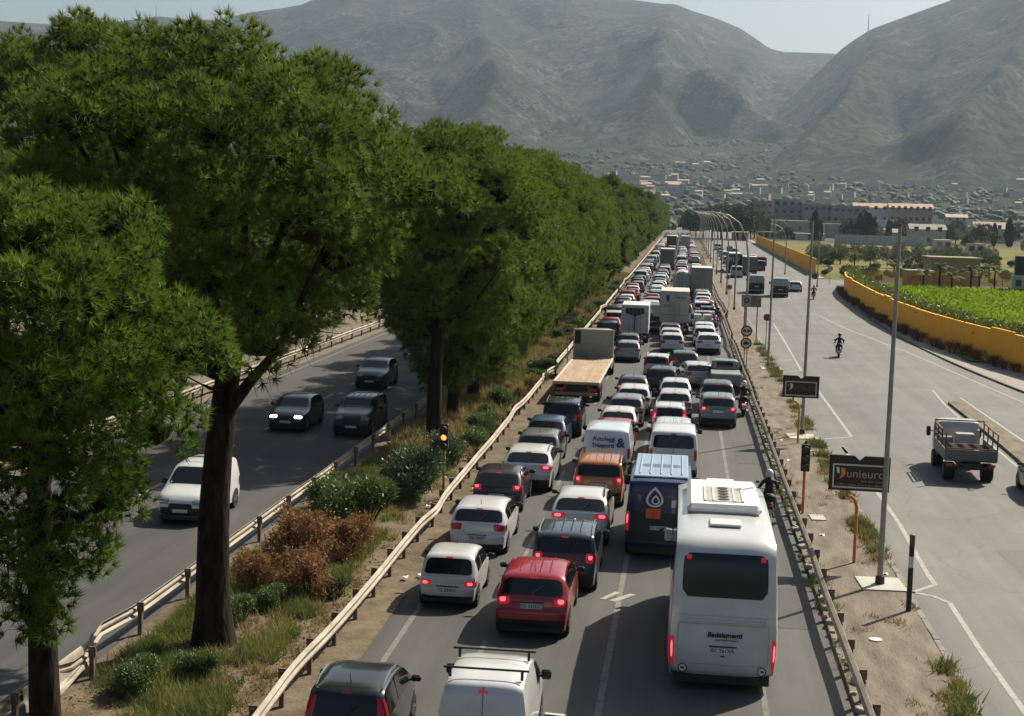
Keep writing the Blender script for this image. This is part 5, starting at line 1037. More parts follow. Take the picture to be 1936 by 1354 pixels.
def rider(label, x, y, rz, cloth, helm, hood=False):
    """seated rider: pelvis over the seat, knees forward, hands on the grips"""
    J = [((0, .50, .93), .15), ((0, .53, 1.12), .145), ((0, .58, 1.32), .165), ((0, .60, 1.44), .10), ((0, .61, 1.52), .055), ((0, .63, 1.60), .07)]
    E_ = [(0, 1), (1, 2), (2, 3), (3, 4), (4, 5)]
    for sg in (-1, 1):
        b = len(J); J += [((sg * .20, .60, 1.40), .075), ((sg * .30, .76, 1.20), .058), ((sg * .32, 1.02, 1.09), .042), ((sg * .33, 1.13, 1.06), .036)]; E_ += [(3, b), (b, b + 1), (b + 1, b + 2), (b + 2, b + 3)]
        b = len(J); J += [((sg * .12, .58, .88), .10), ((sg * .20, .98, .84), .078), ((sg * .19, 1.02, .45), .055), ((sg * .19, 1.12, .36), .05), ((sg * .19, 1.22, .35), .035)]; E_ += [(0, b), (b, b + 1), (b + 1, b + 2), (b + 2, b + 3), (b + 3, b + 4)]
    o = skin_body('person', J, E_, cloth); o.location = (x, y, 0); o.rotation_euler = (0, 0, R_(rz)); tag(o, label, 'person')
    mb = MB(); mb.grid(lambda u, v_: (.135 * math.sin(math.pi * v_) * math.cos(2 * math.pi * u), .64 + .155 * math.sin(math.pi * v_) * math.sin(2 * math.pi * u), 1.68 + .15 * math.cos(math.pi * v_)), 17, 9, True); h = mb.build('helmet', helm, o, 60)
    mb = MB(); mb.grid(lambda u, v_: (.138 * math.sin(math.pi * (.42 + .2 * v_)) * math.cos(.6 + 1.94 * u), .645 + .16 * math.sin(math.pi * (.42 + .2 * v_)) * math.sin(.6 + 1.94 * u), 1.68 + .15 * math.cos(math.pi * (.42 + .2 * v_))), 9, 4, True); mb.build('visor', M_GLASS, h, 60)
    for sg in (-1, 1):                                    # gloved hands closed round the grips: palm, four fingers, thumb
        mb = MB(); c = Vector((sg * .33, 1.13, 1.062)); mb.box(c + Vector((0, -.02, .012)), (.085, .07, .035), bev=.012)
        for k in range(4): q = c + Vector((sg * (.03 - k * .02), .015, .015)); mb.tube([q, q + Vector((0, .035 + .004 * (k in (1, 2)), -.008)), q + Vector((0, .03, -.04)), q + Vector((0, .006, -.045))], [.0095, .009, .0085, .008], 6)
        mb.tube([c + Vector((-sg * .04, -.02, 0)), c + Vector((-sg * .055, .015, -.015)), c + Vector((-sg * .05, .03, -.03))], [.011, .010, .008], 6); mb.build('glove', M_BLACK, o, 50)
        mb = MB(); mb.box((sg * .19, 1.15, .335), (.10, .27, .09), bev=.03); mb.build('shoe', M_BLACK, o, 40)
    return o
M_HW = material('white_helmet', (.72, .72, .70), .25, coat=.6, var=.05); M_HB = material('black_helmet', (.02, .02, .022), .25, coat=.6, var=.05); M_JK = material('black_jacket', (.014, .015, .018), .7, var=.25, scale=8); M_JB = material('brown_jacket', (.07, .04, .03), .8, var=.25, scale=8)
scooter('red lit dark scooter waiting beside the separator rail', 3.45, 77.6, (.04, .01, .012), lit=True); rider('person in dark jacket and white helmet on the scooter beside the grey crossover', 3.45, 77.6, 0, M_JK, M_HW)
scooter('black scooter passing beside the coach roof', 3.25, 50.6, (.02, .02, .022)); rider('person in black jacket and pale helmet riding past the white coach', 3.25, 50.6, 0, M_JK, M_HW)
scooter('black motor scooter alone on the service road', 11.75, 112.2, (.015, .015, .016), -4, True); rider('person all in black riding alone on the service road', 11.75, 112.2, -4, M_JK, M_HB)
scooter('dark scooter near the silver hatchback on the service road', 16.3, 188.5, (.02, .015, .015), -3); rider('person in dark clothes riding near the side street', 16.3, 188.5, -3, M_JB, M_HB)
for i, (x, y) in enumerate(((3.0, 141.0), (3.35, 144.5), (2.9, 147.8), (3.4, 137.6))): 
    scooter('dark scooter in the cluster waiting at the separator rail', x, y, (.03, .02, .02), 0, i % 2 == 0)['group'] = 'scooters clustered at the rail'
    rider('rider in the scooter cluster waiting at the separator rail', x, y, 0, (M_JK, M_JB)[i % 2], (M_HW, M_HB)[i % 2])['group'] = 'riders clustered at the rail'
# ------------------------------------------------------------------ street furniture
M_ORANGE = material('orange_paint', (.55, .17, .04), .5, var=.2, scale=4); M_YELP = material('yellow_pole_paint', (.50, .33, .06), .5, var=.2, scale=3); M_DBROWN = material('dark_brown_panel', (.022, .010, .012), .4, var=.3, scale=2); M_SIGNW = material('sign_white', (.60, .58, .54), .5, var=.06, scale=5); M_SIGNR = material('sign_red', (.26, .015, .02), .5, var=.12, scale=6); M_SIGNBK = material('sign_back', (.10, .09, .075), .6, var=.2, scale=5)
def lamp_post(x, y, h, arm, label, group=None):
    t = thing('lamp_post', label, 'lamp post', (x, y, .08), 0, group); mb = MB()
    if arm:
        pts = [(0, 0, 0), (0, 0, h * .62), (-.25, 0, h * .80), (-.9, 0, h * .93), (-2.0, 0, h)]; mb.tube(pts, [.10, .085, .07, .06, .05], 8); mb.build('pole', M_STEEL, t, 40); mb = MB(); mb.box((-2.45, 0, h + .02), (1.0, .32, .14), bev=.05, ry=.12); mb.build('luminaire', material('luminaire_grey', (.55, .54, .5), .5, var=.1), t)
    else:
        mb.tube([(0, 0, 0), (.01, 0, h * .5), (.02, 0, h)], [.084, .068, .050], 10); mb.build('pole', M_STEEL, t, 40); mb = MB(); mb.tube([(.02, 0, h), (.02, 0, h + .05)], [.07, .04], 8); mb.build('cap', M_BLACK, t)
    mb = MB(); mb.tube([(0, 0, 0), (0, 0, .28)], [.14, .125], 10); mb.build('base_sleeve', M_BLACK, t, 40); return t
lamp_post(5.93, 42.7, 10.15, False, 'tall grey pole rising from a white slab beside the large brown billboard'); lamp_post(5.95, 71.5, 10.1, False, 'tall grey pole right behind the smaller brown billboard'); lamp_post(6.05, 102.6, 10.2, False, 'tall grey pole behind the stacked round signs'); lamp_post(5.7, 132.2, 10.2, True, 'lamp post with curved arm near the brown information board')
for k in range(14): lamp_post(5.7, 162 + 29.8 * k, 10.3, True, 'curved arm lamp post far along the separator', 'distant curved lamp posts')
lamp_post(8.3, 330, 19, False, 'very tall thin mast standing far beyond the blue bus')
lamp_post(17.6, 262, 8.5, True, 'lamp post in front of the far yellow fence'); lamp_post(19.5, 221, 8, False, 'thin pole standing at the corner of the side street')
# billboards
def billboard(x, y, zb, wd, ht, label, logo, pole_h, rz=0.0, pole=M_ORANGE):
    t = thing('billboard', label, 'billboard', (x, y, .08), R_(rz)); mb = MB(); mb.tube([(0, 0, 0), (0, 0, pole_h - .35), (-.05, 0, pole_h - .12), (-.18, 0, pole_h), (-.30, 0, pole_h + .02), (-.30, 0, pole_h + .3)], [.05] * 6, 8); mb.build('pole', pole, t, 40)
    cx = .02; P = [(-wd / 2, 0), (wd / 2, 0), (wd / 2, ht), (.16, ht), (0, ht - .14), (-.16, ht), (-wd / 2, ht)]; n_ = len(P); z0 = pole_h + .18; mb = MB(); mb.add([(cx + p[0], -.05, z0 + p[1]) for p in P] + [(cx + p[0], .05, z0 + p[1]) for p in P], [tuple(range(n_)), tuple(range(n_, 2 * n_))[::-1]] + [(i, n_ + i, n_ + (i + 1) % n_, (i + 1) % n_) for i in range(n_)]); pb = mb.build('panel', M_DBROWN, t)
    bw, bh = wd - .26, ht - .38; mb = MB()
    for zz in (z0 + .10, z0 + .10 + bh): mb.box((cx, -.062, zz), (bw + .05, .02, .045))
    for sg in (-1, 1): mb.box((cx + sg * bw / 2, -.062, z0 + .10 + bh / 2), (.045, .02, bh - .05))
    mb.build('border', M_SIGNW, pb)
    mb = MB(); lx, lz = cx - bw * .36, z0 + .10 + bh * .62; s_ = ht * .17
    mb.add([(lx - s_ * .75, -.066, lz + s_), (lx - s_ * .25, -.066, lz + s_ * .9), (lx - s_ * .2, -.066, lz - s_ * .1), (lx - s_ * .55, -.066, lz + .0)], [(3, 2, 1, 0)]); mb.build('logo_leaf', M_WHITEP if logo else M_SIGNBK, pb)
    mb = MB(); mb.add([(lx + s_ * .0, -.066, lz + s_ * .95), (lx + s_ * .8, -.066, lz + s_ * .8), (lx + s_ * .75, -.066, lz - s_ * .2), (lx + s_ * .3, -.066, lz - s_ * .75), (lx - s_ * .2, -.066, lz - s_ * .95), (lx + s_ * .1, -.066, lz - s_ * .3)], [tuple(range(6))[::-1]]); mb.build('logo_leaf', material('logo_orange', (.62, .25, .08), .5, var=.1) if logo else M_SIGNW, pb)
    text('unieuro', ht * .34, (cx + bw * .12, -.066, lz - .01), (R_(90), 0, 0), material('sign_lettering', (.42, .33, .30), .5, var=.1) if logo else material('faded_lettering', (.13, .10, .10), .6, var=.1), pb, ext=.004)
    if logo: text('a 300 m  sempre  dritto  e  poi  a destra', ht * .075, (cx + .02, -.066, z0 + .18), (R_(90), 0, 0), MATS['sign_lettering'], pb); text('batte. forte. sempre.', ht * .075, (cx + bw * .26, -.066, lz - ht * .21), (R_(90), 0, 0), MATS['sign_lettering'], pb)
    return t
q = g(1614, 1070); pb1 = at(1614, 930, q.y).z
billboard(q.x, q.y, 0, 1.78, 1.06, 'large dark brown billboard with pale lettering on an orange bent pole', True, pb1 - .22, rz=-3)
q = g(1508, 842); billboard(q.x, q.y, 0, 1.62, 1.0, 'smaller looking brown billboard with faded lettering on a yellow bent pole', False, at(1508, 752, q.y).z - .25, rz=-3, pole=M_YELP)
q = g(1402, 650); q = Vector((5.6, 121, 0)); t = thing('information_board', 'framed brown grey information board with round symbol on two legs', 'sign', (q.x, q.y, .08)); z0 = at(1413, 580, q.y).z
mb = MB(); mb.box((.0, 0, z0 + .38), (1.55, .08, .95), bev=.01); pn_ = mb.build('panel', material('board_grey', (.16, .145, .11), .6, var=.2), t); mb = MB(); mb.box((-.38, -.05, z0 + .38), (.68, .02, .8)); mb.build('map_field', material('map_field', (.30, .27, .21), .6, var=.2), pn_); mb = MB(); mb.disc((-.38, -.062, z0 + .42), .22, (0, -1, 0), 18, .0, .12); mb.build('round_symbol', M_INK, pn_)
for sg in (-1, 1): mb = MB(); mb.tube([(sg * .5, .05, 0), (sg * .5, .05, z0)], .045); mb.build('leg', M_POST, t)
# round signs
def pictogram(mb, c, kind, s_=1.0):
    x, y, z = c
    if kind == 'cars': mb.box((x - .10 * s_, y, z), (.15 * s_, .006, .11 * s_)); mb.box((x - .10 * s_, y, z + .07 * s_), (.10 * s_, .006, .06 * s_))
    else: mb.box((x, y, z - .02 * s_), (.30 * s_, .006, .11 * s_)); mb.box((x - .01 * s_, y, z + .06 * s_), (.18 * s_, .006, .07 * s_))
def round_sign(x, y, discs, label, pole_h, r=.30, back=False, plain=None, poles=1, base=.08, pole_m=M_STEEL, group=None):
    t = thing('round_sign', label, 'road sign', (x, y, base), 0, group)
    for k in range(poles): mb = MB(); mb.tube([((k - (poles - 1) / 2) * .16, .03, 0), ((k - (poles - 1) / 2) * .16, .03, pole_h)], .03, 8); mb.build('pole', pole_m, t, 40)
    for (z, kind) in discs:
        mb = MB(); mb.disc((0, 0, z), r, (0, -1, 0), 28, .02); d = mb.build('disc', M_SIGNR if not back else M_SIGNBK, t)
        if plain: mb = MB(); mb.disc((0, -.026, z), r * .80, (0, -1, 0), 24, .0); mb.build('face', plain, d)
        else:
            mb = MB(); mb.disc((0, -.026, z), r * .74, (0, -1, 0), 24, .0); mb.build('face', M_SIGNW if not back else material('shaded_sign', (.26, .24, .19), .7, var=.2), d); mb = MB(); pictogram(mb, (0, -.03, z), kind, r / .3); mb.build('symbol', M_SIGNR if kind == 'cars' else M_INK, d)
            if kind == 'cars': mb = MB(); pictogram(mb, (.20 * r / .3, -.03, z), kind, r / .3); mb.build('symbol', M_SIGNBK, d)
    return t
q = g(1408, 705); y_ = q.y; round_sign(q.x, y_, [(at(1411, 626, y_).z - .08, 'cars'), (at(1409, 649, y_).z - .08, 'lorry')], 'two stacked red ringed prohibition signs on a double post at the rail', at(1411, 618, y_).z, r=.37, poles=2)
q = g(1447, 667); round_sign(q.x, q.y, [(at(1447, 600, q.y).z - .08, '')], 'plain faded red round sign on a thin post beside the parking bays', at(1447, 596, q.y).z, r=.27, plain=material('faded_red', (.22, .035, .045), .6, var=.15))
y_ = 92.0; xx = at(1075, 604, y_).x; round_sign(xx, y_, [(at(1075, 604, y_).z, 'cars'), (at(1074, 626, y_).z, 'lorry')], 'two stacked dull round signs in the median grass beside the flatbed lorry', at(1075, 597, y_).z, r=.31, back=True, base=.02)
q = g(1543, 522); round_sign(q.x, q.y - 2, [(2.5, 'lorry')], 'small round sign at the end of the far yellow fence', 2.8, r=.4, base=.1); q = g(1560, 540); round_sign(q.x + .6, q.y, [(2.4, 'cars')], 'round sign at the side street corner before the near orange wall', 2.7, r=.4, base=.1)
for k, (px, py) in enumerate(((1390, 585), (1372, 545), (1382, 560))): q = g(px, py); round_sign(5.2 + .3 * k, q.y, [(2.3, 'lorry')], 'small sign seen edge on among the separator lamp posts', 2.6, r=.28, back=True, group='edge on signs of the separator')
# traffic lights
def signal(x, y, h, label, pole, lit, base):
    t = thing('traffic_light', label, 'traffic light', (x, y, base)); mb = MB(); mb.tube([(0, 0, 0), (0, 0, h + .1)], .05, 8); mb.build('pole', pole, t, 40); mb = MB(); mb.box((0, -.12, h + .42), (.30, .22, .95), bev=.03); hd = mb.build('signal_head', M_BLACK, t); mb = MB(); mb.tube([(0, 0, h + .1), (0, 0, h + 1.0)], .045, 8); mb.build('bracket', M_BLACK, t, 40)
    for k, c in enumerate(('red', 'amber', 'green')):
        z = h + .72 - k * .30; mt = material('lamp_' + c + str(lit == c), {'red': (.06, .01, .01), 'amber': (.10, .05, .01), 'green': (.01, .05, .02)}[c], .3, emit=(1, .20, .04) if lit == c else None, estr=2.2 if lit == c else 0, var=.05); mb = MB(); mb.disc((0, -.232, z), .10, (0, -1, 0), 18, .015); ln = mb.build('lens', mt, hd); mb = MB()
        mb.grid(lambda u, v_: (.115 * math.cos(math.pi * u), -.23 - .16 * v_, z + .115 * math.sin(math.pi * u)), 9, 2); mb.build('visor', M_BLACK, ln)
    return t
q = g(838, 944); signal(q.x, q.y, at(843, 838, q.y).z - .2, 'traffic light with glowing amber lamp in the median shrubs', M_YELP, 'amber', .02)
q = g(1517, 976); signal(q.x, q.y, at(1520, 876, q.y).z - .3, 'dark traffic light on an orange pole at the separator rail', M_ORANGE, None, .1)
# marker post
q = g(1717, 1162); t = thing('marker_post', 'black marker post with brown and white bands at the kerb weeds', 'post', (q.x, q.y, .08)); mb = MB(); mb.tube([(0, 0, 0), (0, 0, 1.2)], .07, 12); mb.build('lower_shaft', M_BLACK, t, 40); mb = MB(); mb.tube([(0, 0, 1.2), (0, 0, 1.5)], .071, 12); mb.build('white_band', M_SIGNW, t, 40); mb = MB(); mb.tube([(0, 0, 1.5), (0, 0, 1.78)], .07, 12); mb.build('upper_shaft', M_BLACK, t, 40); mb = MB(); mb.tube([(0, 0, 1.78), (0, 0, 2.08), (0, 0, 2.1)], [.072, .072, .03], 12); mb.build('brown_cap', material('marker_brown', (.14, .06, .03), .6, var=.2), t, 40)
# litter and covers
q = g(1655, 1218); mb = MB(); mb.disc((q.x, q.y, .102), .16, (0, 0, 1), 18, .03); tag(mb.build('manhole_cover', M_SIGNW), 'small pale round cover on the separator pavement', 'cover')
rg = random.Random(77); mb0 = []
for k in range(14):
    x, y = rg.choice(((rg.uniform(-7.4, -6.6), rg.uniform(28, 60)), (rg.uniform(-8.6, -7.9), rg.uniform(30, 55)), (rg.uniform(4.7, 6.3), rg.uniform(30, 70)))); mb = MB(); mb.grid(lambda u, v_: (x + .16 * (u - .5), y + .22 * (v_ - .5), .12 + .03 * math.sin(u * 5 + k) * math.cos(v_ * 4)), 4, 4); tag(mb.build('litter_scrap', M_SIGNW), 'scrap of pale litter lying at the road edge', 'litter', 'litter scraps at the road edges')
mb = MB(); mb.box((-2.25, 30.2, .02), (.42, .1, .02), rz=-.1, bev=.005); tag(mb.build('plastic_strip', M_SIGNW), 'pale plastic strip lying in the coach shadow', 'litter')

# ------------------------------------------------------------------ orange wall, hedge, field
M_WALL = material('orange_wall_paint', (.90, .40, .006), .75, col2=(.98, .48, .010), scale=.6, bump=.15, bscale=14, contrast=(.3, .7), world=True)
wl = smoothed([tuple(g(2150, 770).xy), tuple(g(1936, 709).xy), tuple(g(1780, 660).xy), tuple(g(1700, 625).xy), tuple(g(1650, 597).xy), tuple(g(1600, 562).xy), (22.5, 214), (24.5, 224)], 2.2, 8)
def wall(name, poly, h, th, mt, label, step=False):
    root = thing(name, label, 'wall', (poly[0][0], poly[0][1], 0)); a = offset(poly, -th / 2); b = offset(poly, th / 2); o_ = Vector((poly[0][0], poly[0][1], 0)); k = 0
    while k < len(poly) - 1:                              # cast panels butted end to end
        e = min(k + 2, len(poly) - 1); hh = h + (.12 if step and (k // 2) % 9 == 4 else 0) + .015 * math.sin(k); mb = MB()
        for i in range(k, e):
            P = [a[i], b[i], b[i + 1], a[i + 1]]; V_ = [(p[0] - o_.x, p[1] - o_.y, .0) for p in P] + [(p[0] - o_.x, p[1] - o_.y, hh) for p in P]; mb.add(V_, [(4, 5, 6, 7), (0, 4, 7, 3), (1, 2, 6, 5)] + ([(0, 1, 5, 4)] if i == k else []) + ([(3, 7, 6, 2)] if i == e - 1 else []))
        mb.build('wall_panel', mt, root); k = e
    return root
wall('orange_wall', wl, 2.6, .22, M_WALL, 'curving orange painted wall along the service road and green field', True)
f2 = smoothed([(22.9, 264), (23.2, 300), (23.6, 360), (24.2, 440), (25.0, 525)], 6, 4); wall('yellow_fence', f2, 2.9, .12, M_WALL, 'straight orange yellow fence farther down the service road')
# dry bushes at the wall foot
DB = shrub_mesh('db', 12, .85, 1.05, 1500, .12, .025, material('dead_bush', (.07, .045, .028), .9, col2=(.20, .13, .075), scale=4, transl=.1), stems=10); rg = random.Random(5)
wb = offset(wl, -.62)
for i in range(6, len(wb) - 6):
    for _ in range(1 if i % 3 else 2):
        if rg.random() < .82: shrub(DB, 0, 0, 'brown dead bush growing at the foot of the orange wall', rg.uniform(.45, 1.15), rg.uniform(0, 6), 'dead_bush', (wb[i][0] + rg.uniform(-.2, .25), wb[i][1] + rg.uniform(-.8, .8)), 'dead bushes at the orange wall')
M_HEDGE = material('hedge_leaf', (.05, .085, .012), .55, col2=(.17, .21, .03), scale=2, transl=.25)
r = np.random.default_rng(5); hp_ = np.array(offset(wl, .95)); n_ = 26000; ii = r.integers(0, len(hp_) - 1, n_); tt = r.uniform(0, 1, (n_, 1)); c = hp_[ii] * (1 - tt) + hp_[ii + 1] * tt; hz = np.array([2.75 + .5 * mnoise.noise(Vector((q[0] * .6, q[1] * .6, 3))) + .0 for q in c]); px_ = np.stack([c[:, 0] + r.normal(0, .34, n_), c[:, 1] + r.normal(0, .34, n_), hz * r.uniform(.2, 1.0, n_) ** .45 + .25], 1); V, F = leaves(px_, nrm(r.normal(size=(n_, 3)) + np.array([0, 0, .6])), .30, .15, r); hedge = tag(link('hedge', np_mesh('hedge', V, F, M_HEDGE)), 'long leafy hedge growing right behind the orange wall', 'hedge')
# crop in the field: rows of low leafy plants nobody could count
n_ = 60000; ax = r.uniform(0, 1, n_); ay = r.uniform(0, 1, n_); X = 22 + ax * 60; Y_ = 112 + ay * 112; lim = np.interp(Y_, [p[1] for p in wl], [p[0] for p in wl]); keep = X > lim + 1.2; X, Y_ = X[keep], Y_[keep]; hh = np.array([.30 + .18 * max(0, mnoise.noise(Vector((a * .10, b * .35, 8)))) for a, b in zip(X, Y_)]); p = np.stack([X, Y_, .25 + hh * r.uniform(.3, 1, len(X))], 1); V, F = leaves(p, nrm(r.normal(size=p.shape) * [1, 1, .4] + [0, 0, .5]), .55, .26, r); tag(link('crop_plants', np_mesh('crop', V, F, material('crop_leaf', (.14, .22, .014), .95, col2=(.24, .32, .026), scale=.3, transl=.45, spec=.05, world=True))), 'bright green leafy crop covering the field behind the wall', 'crop', kind='stuff')
# ------------------------------------------------------------------ gardens behind the field
M_OLIVE = material('olive_leaf', (.055, .075, .035), .6, col2=(.12, .14, .075), scale=1, transl=.2); M_PALM = material('palm_leaf', (.06, .085, .02), .9, spec=.1, col2=(.17, .18, .05), scale=2, transl=.3); M_STUCCO = material('olive_stucco', (.27, .24, .13), .85, var=.15, scale=1, world=True); M_NET = material('orange_netting', (.52, .24, .03), .9, col2=(.36, .19, .05), scale=1.2, alpha=.66, world=True)
def tree_meshes(seed, R, h, th, n_, ln, wd, mt, lob=14):
    rgn = np.random.default_rng(seed); LB = lobes_of(rgn, R, h - R * .62, R * .72, lob, R * .32, R * .5, -.7); Vs, Fs, o = [], [], 0
    for c, rr in LB:
        d = nrm(rgn.normal(size=(n_ // len(LB), 3))); pp = c + d * rr * rgn.uniform(.55, 1, (len(d), 1)); a, b = leaves(pp, nrm(d + rgn.normal(size=d.shape) * .6 + [0, 0, .4]), ln, wd, rgn); Vs.append(a); Fs.append(b + o); o += len(a)
    cm = np_mesh('crown', np.concatenate(Vs), np.concatenate(Fs), mt); mb = MB(); mb.tube([(0, 0, -.1), (.08, 0, th * .5), (0, .05, th)], [.2, .16, .12], 8)
    for c, rr in LB[:7]: mb.tube([(0, .05, th), tuple(np.array([0, .05, th]) * .5 + c * .5), tuple(c)], [.1, .06, .02], 5)
    return cm, mb.mesh('trunk', M_BARK, 50)
OT = [tree_meshes(40 + k, 2.7, 4.6, 1.6, 2600, .42, .16, M_OLIVE) for k in range(2)]; DT = tree_meshes(50, 3.2, 6.5, 2.0, 3000, .5, .24, material('dark_leaf', (.022, .034, .016), .6, col2=(.05, .07, .03), scale=1, transl=.15)); CY = None
def gtree(ms, x, y, s, label, group, name='olive_tree', z=0.0, sz=None):
    t = thing(name, label, 'tree', (x, y, z), random.uniform(0, 6), group); t.scale = (s, s, sz or s); link('crown', ms[0], t); link('trunk', ms[1], t)
rg = random.Random(13)
for k in range(26): px = 1540 + (k % 13) * 27 + rg.uniform(-8, 8); q = g(px, (500 if k < 13 else 487) + rg.uniform(-4, 5) + (px - 1540) * .025); gtree(OT[k % 2], q.x, q.y, rg.uniform(.55, .85), 'rounded grey green olive tree in the garden rows behind the field', 'olive trees of the garden')
def palm_meshes(seed, h, nl, ln):
    rgp = random.Random(seed); mb = MB(); mb.tube([(0, 0, -.05), (.1, .05, h * .5), (.05, .1, h)], [.16, .12, .10], 8); tr = mb.mesh('trunk', M_BARK, 50); fr = []
    for k in range(nl):
        a = 2 * math.pi * k / nl + rgp.uniform(-.2, .2); el = rgp.uniform(.3, 1.1); mb = MB(); L_ = ln * rgp.uniform(.8, 1.1)
        def f(u, v_):
            rr = L_ * u; zz = h + math.sin(el) * rr - 0.55 * rr * rr / ln; wv_ = .34 * math.sin(math.pi * min(1, u * .95 + .05)) ** .6 * (v_ - .5) * 2; hr = math.cos(el) * rr; return (.05 + math.cos(a) * hr - math.sin(a) * wv_, .1 + math.sin(a) * hr + math.cos(a) * wv_, zz - abs(v_ - .5) * .18)
        mb.grid(f, 8, 5); fr.append(mb.mesh('frond', M_PALM, 60))
    return tr, fr
PM = [palm_meshes(1, 1.7, 9, 2.0), palm_meshes(2, 2.4, 10, 2.2)]
for k, (px, py) in enumerate(((1745, 548), (1776, 545), (1818, 542), (1835, 548), (1800, 552), (1870, 535), (1690, 520), (1615, 505), (1850, 548), (1880, 548))):
    q = g(px, py); t = thing('banana_plant', 'broad leaved banana plant between the field and the low stucco building', 'plant', (q.x, q.y, .1), rg.uniform(0, 6), 'banana plants at the field edge'); t.scale = (rg.uniform(.9, 1.3),) * 3; tr, fr = PM[k % 2]; link('trunk', tr, t)
    for m_ in fr: link('frond', m_, t)
OB = shrub_mesh('gb', 60, 1.2, 1.3, 900, .35, .16, M_OLIVE, stems=5, blobs=7)
for k in range(70): px = rg.uniform(1545, 1930); q = g(px, rg.uniform(476, 530) + (px - 1540) * .03); shrub(OB, 0, 0, 'low garden bush scattered between the olive trees', rg.uniform(.6, 1.4), rg.uniform(0, 6), 'garden_bush', (q.x, max(q.y, 250)), 'garden bushes between the olive trees')
# netting fence along the far side of the field
nf = thing('netting_fence', 'see through orange netting fence behind the field', 'fence', (0, 0, 0)); pts = dense([(25.2, 225.5), (38, 233), (60, 243)], 4)
for a, b in zip(pts[:-1], pts[1:]): mb = MB(); mb.add([(a[0], a[1], .1), (b[0], b[1], .1), (b[0], b[1], 2.5), (a[0], a[1], 2.5)], [(0, 1, 2, 3)]); mb.build('net_panel', M_NET, nf); mb = MB(); mb.tube([(a[0], a[1] - .05, 0), (a[0], a[1] - .05, 2.0)], .04, 6); mb.build('post', M_POST, nf)
def slab_building(name, label, c, sx, sy, h, rz, wallm, roofm, wins, flat=True, win_w=1.1, win_h=1.2, over=.3, cat='house', ridge_h=1.6, z=0.0, balcony=False, door=False):
    """walls, roof, every facade window a part (frame, pane)"""
    t = thing(name, label, cat, (c[0], c[1], z), R_(rz)); mb = MB(); mb.box((0, 0, h / 2 - .5), (sx, sy, h + 1.0)); wl_ = mb.build('wall', wallm, t); mb = MB()
    if flat: mb.box((0, 0, h + .14), (sx + over, sy + over, .26), bev=.03)
    else:
        X_, Y2 = sx / 2 + over, sy / 2 + over; mb.add([(-X_, -Y2, h), (X_, -Y2, h), (X_, Y2, h), (-X_, Y2, h), (-X_, 0, h + ridge_h), (X_, 0, h + ridge_h)], [(0, 1, 5, 4), (2, 3, 4, 5), (0, 4, 3), (1, 2, 5), (0, 3, 2, 1)])
    mb.build('roof', roofm, t)
    for (x, zz) in wins:
        mb = MB(); mb.box((x, -sy / 2 - .03, zz), (win_w, .10, win_h)); wf = mb.build('window', material('window_frame', (.22, .20, .17), .6, var=.1), t); mb = MB(); mb.box((x, -sy / 2 - .085, zz), (win_w - .18, .02, win_h - .18)); mb.build('pane', M_GLASS, wf)
        if balcony and zz > 3: mb = MB(); mb.box((x, -sy / 2 - .6, zz - win_h / 2 - .3), (win_w + 1.0, 1.2, .9)); mb.build('balcony', wallm, t)
    if door: mb = MB(); mb.box((sx * .3, -sy / 2 - .05, 1.05), (1.0, .1, 2.1)); mb.build('door', M_POST, t)
    return t
M_TILE = material('pink_roof_tile', (.46, .30, .24), .8, var=.2, scale=.6, world=True); M_TILE2 = material('grey_roof_tile', (.30, .26, .22), .85, var=.2, scale=.6, world=True); M_CREAM = material('cream_plaster', (.42, .38, .32), .85, var=.12, scale=.5, world=True); M_PINK = material('pink_plaster', (.50, .34, .28), .85, var=.12, scale=.5, world=True); M_GREYB = material('grey_plaster', (.33, .34, .335), .85, var=.15, scale=.4, world=True); M_BROWNB = material('brown_plaster', (.22, .165, .12), .85, var=.2, scale=.4, world=True); M_PALEB = material('pale_plaster', (.58, .57, .54), .85, var=.1, scale=.4, world=True)
def at_ground(px, py, Y): q = at(px, py, Y); return q
q = g(1790, 545); slab_building('garden_shed', 'low olive stucco building with flat overhanging roof behind the field', (42.6, 246), 7.6, 6, at(1790, 485, 246).z - .3, 3, M_STUCCO, M_STUCCO, [(2.6, 2.2)], over=.7, cat='building')
slab_building('garden_hut', 'small pinkish hut with white framed window beside the olive stucco building', (36.6, 240), 4.0, 4, 2.1, 3, material('hut_plaster', (.33, .25, .18), .85, var=.15, scale=1), M_TILE2, [(-.6, 1.25)], win_w=1.8, win_h=1.0, cat='building')
t = thing('site_container', 'pale grey site cabin with black slab on top at the field edge', 'container', (g(1912, 556).x + 2.3, g(1912, 556).y, .1), R_(-6)); mb = MB(); mb.box((0, 0, 1.3), (4.6, 2.4, 2.6), bev=.04); o = on(t, 'cabin', mb, M_TRIM, (.52, .55, .56)); 
for k in range(16): mb = MB(); mb.box((-2.2 + k * .29, -1.22, 1.3), (.10, .05, 2.3)); on(o, 'rib', mb, M_TRIM, (.45, .48, .49))
mb = MB(); mb.box((.25, 0, 4.0), (4.4, 2.2, 2.7), bev=.03); on(t, 'black_top', mb, M_BLACK); mb = MB(); mb.box((-1.5, -1.26, 1.55), (.8, .04, .9)); on(t, 'window', mb, M_GLASS)
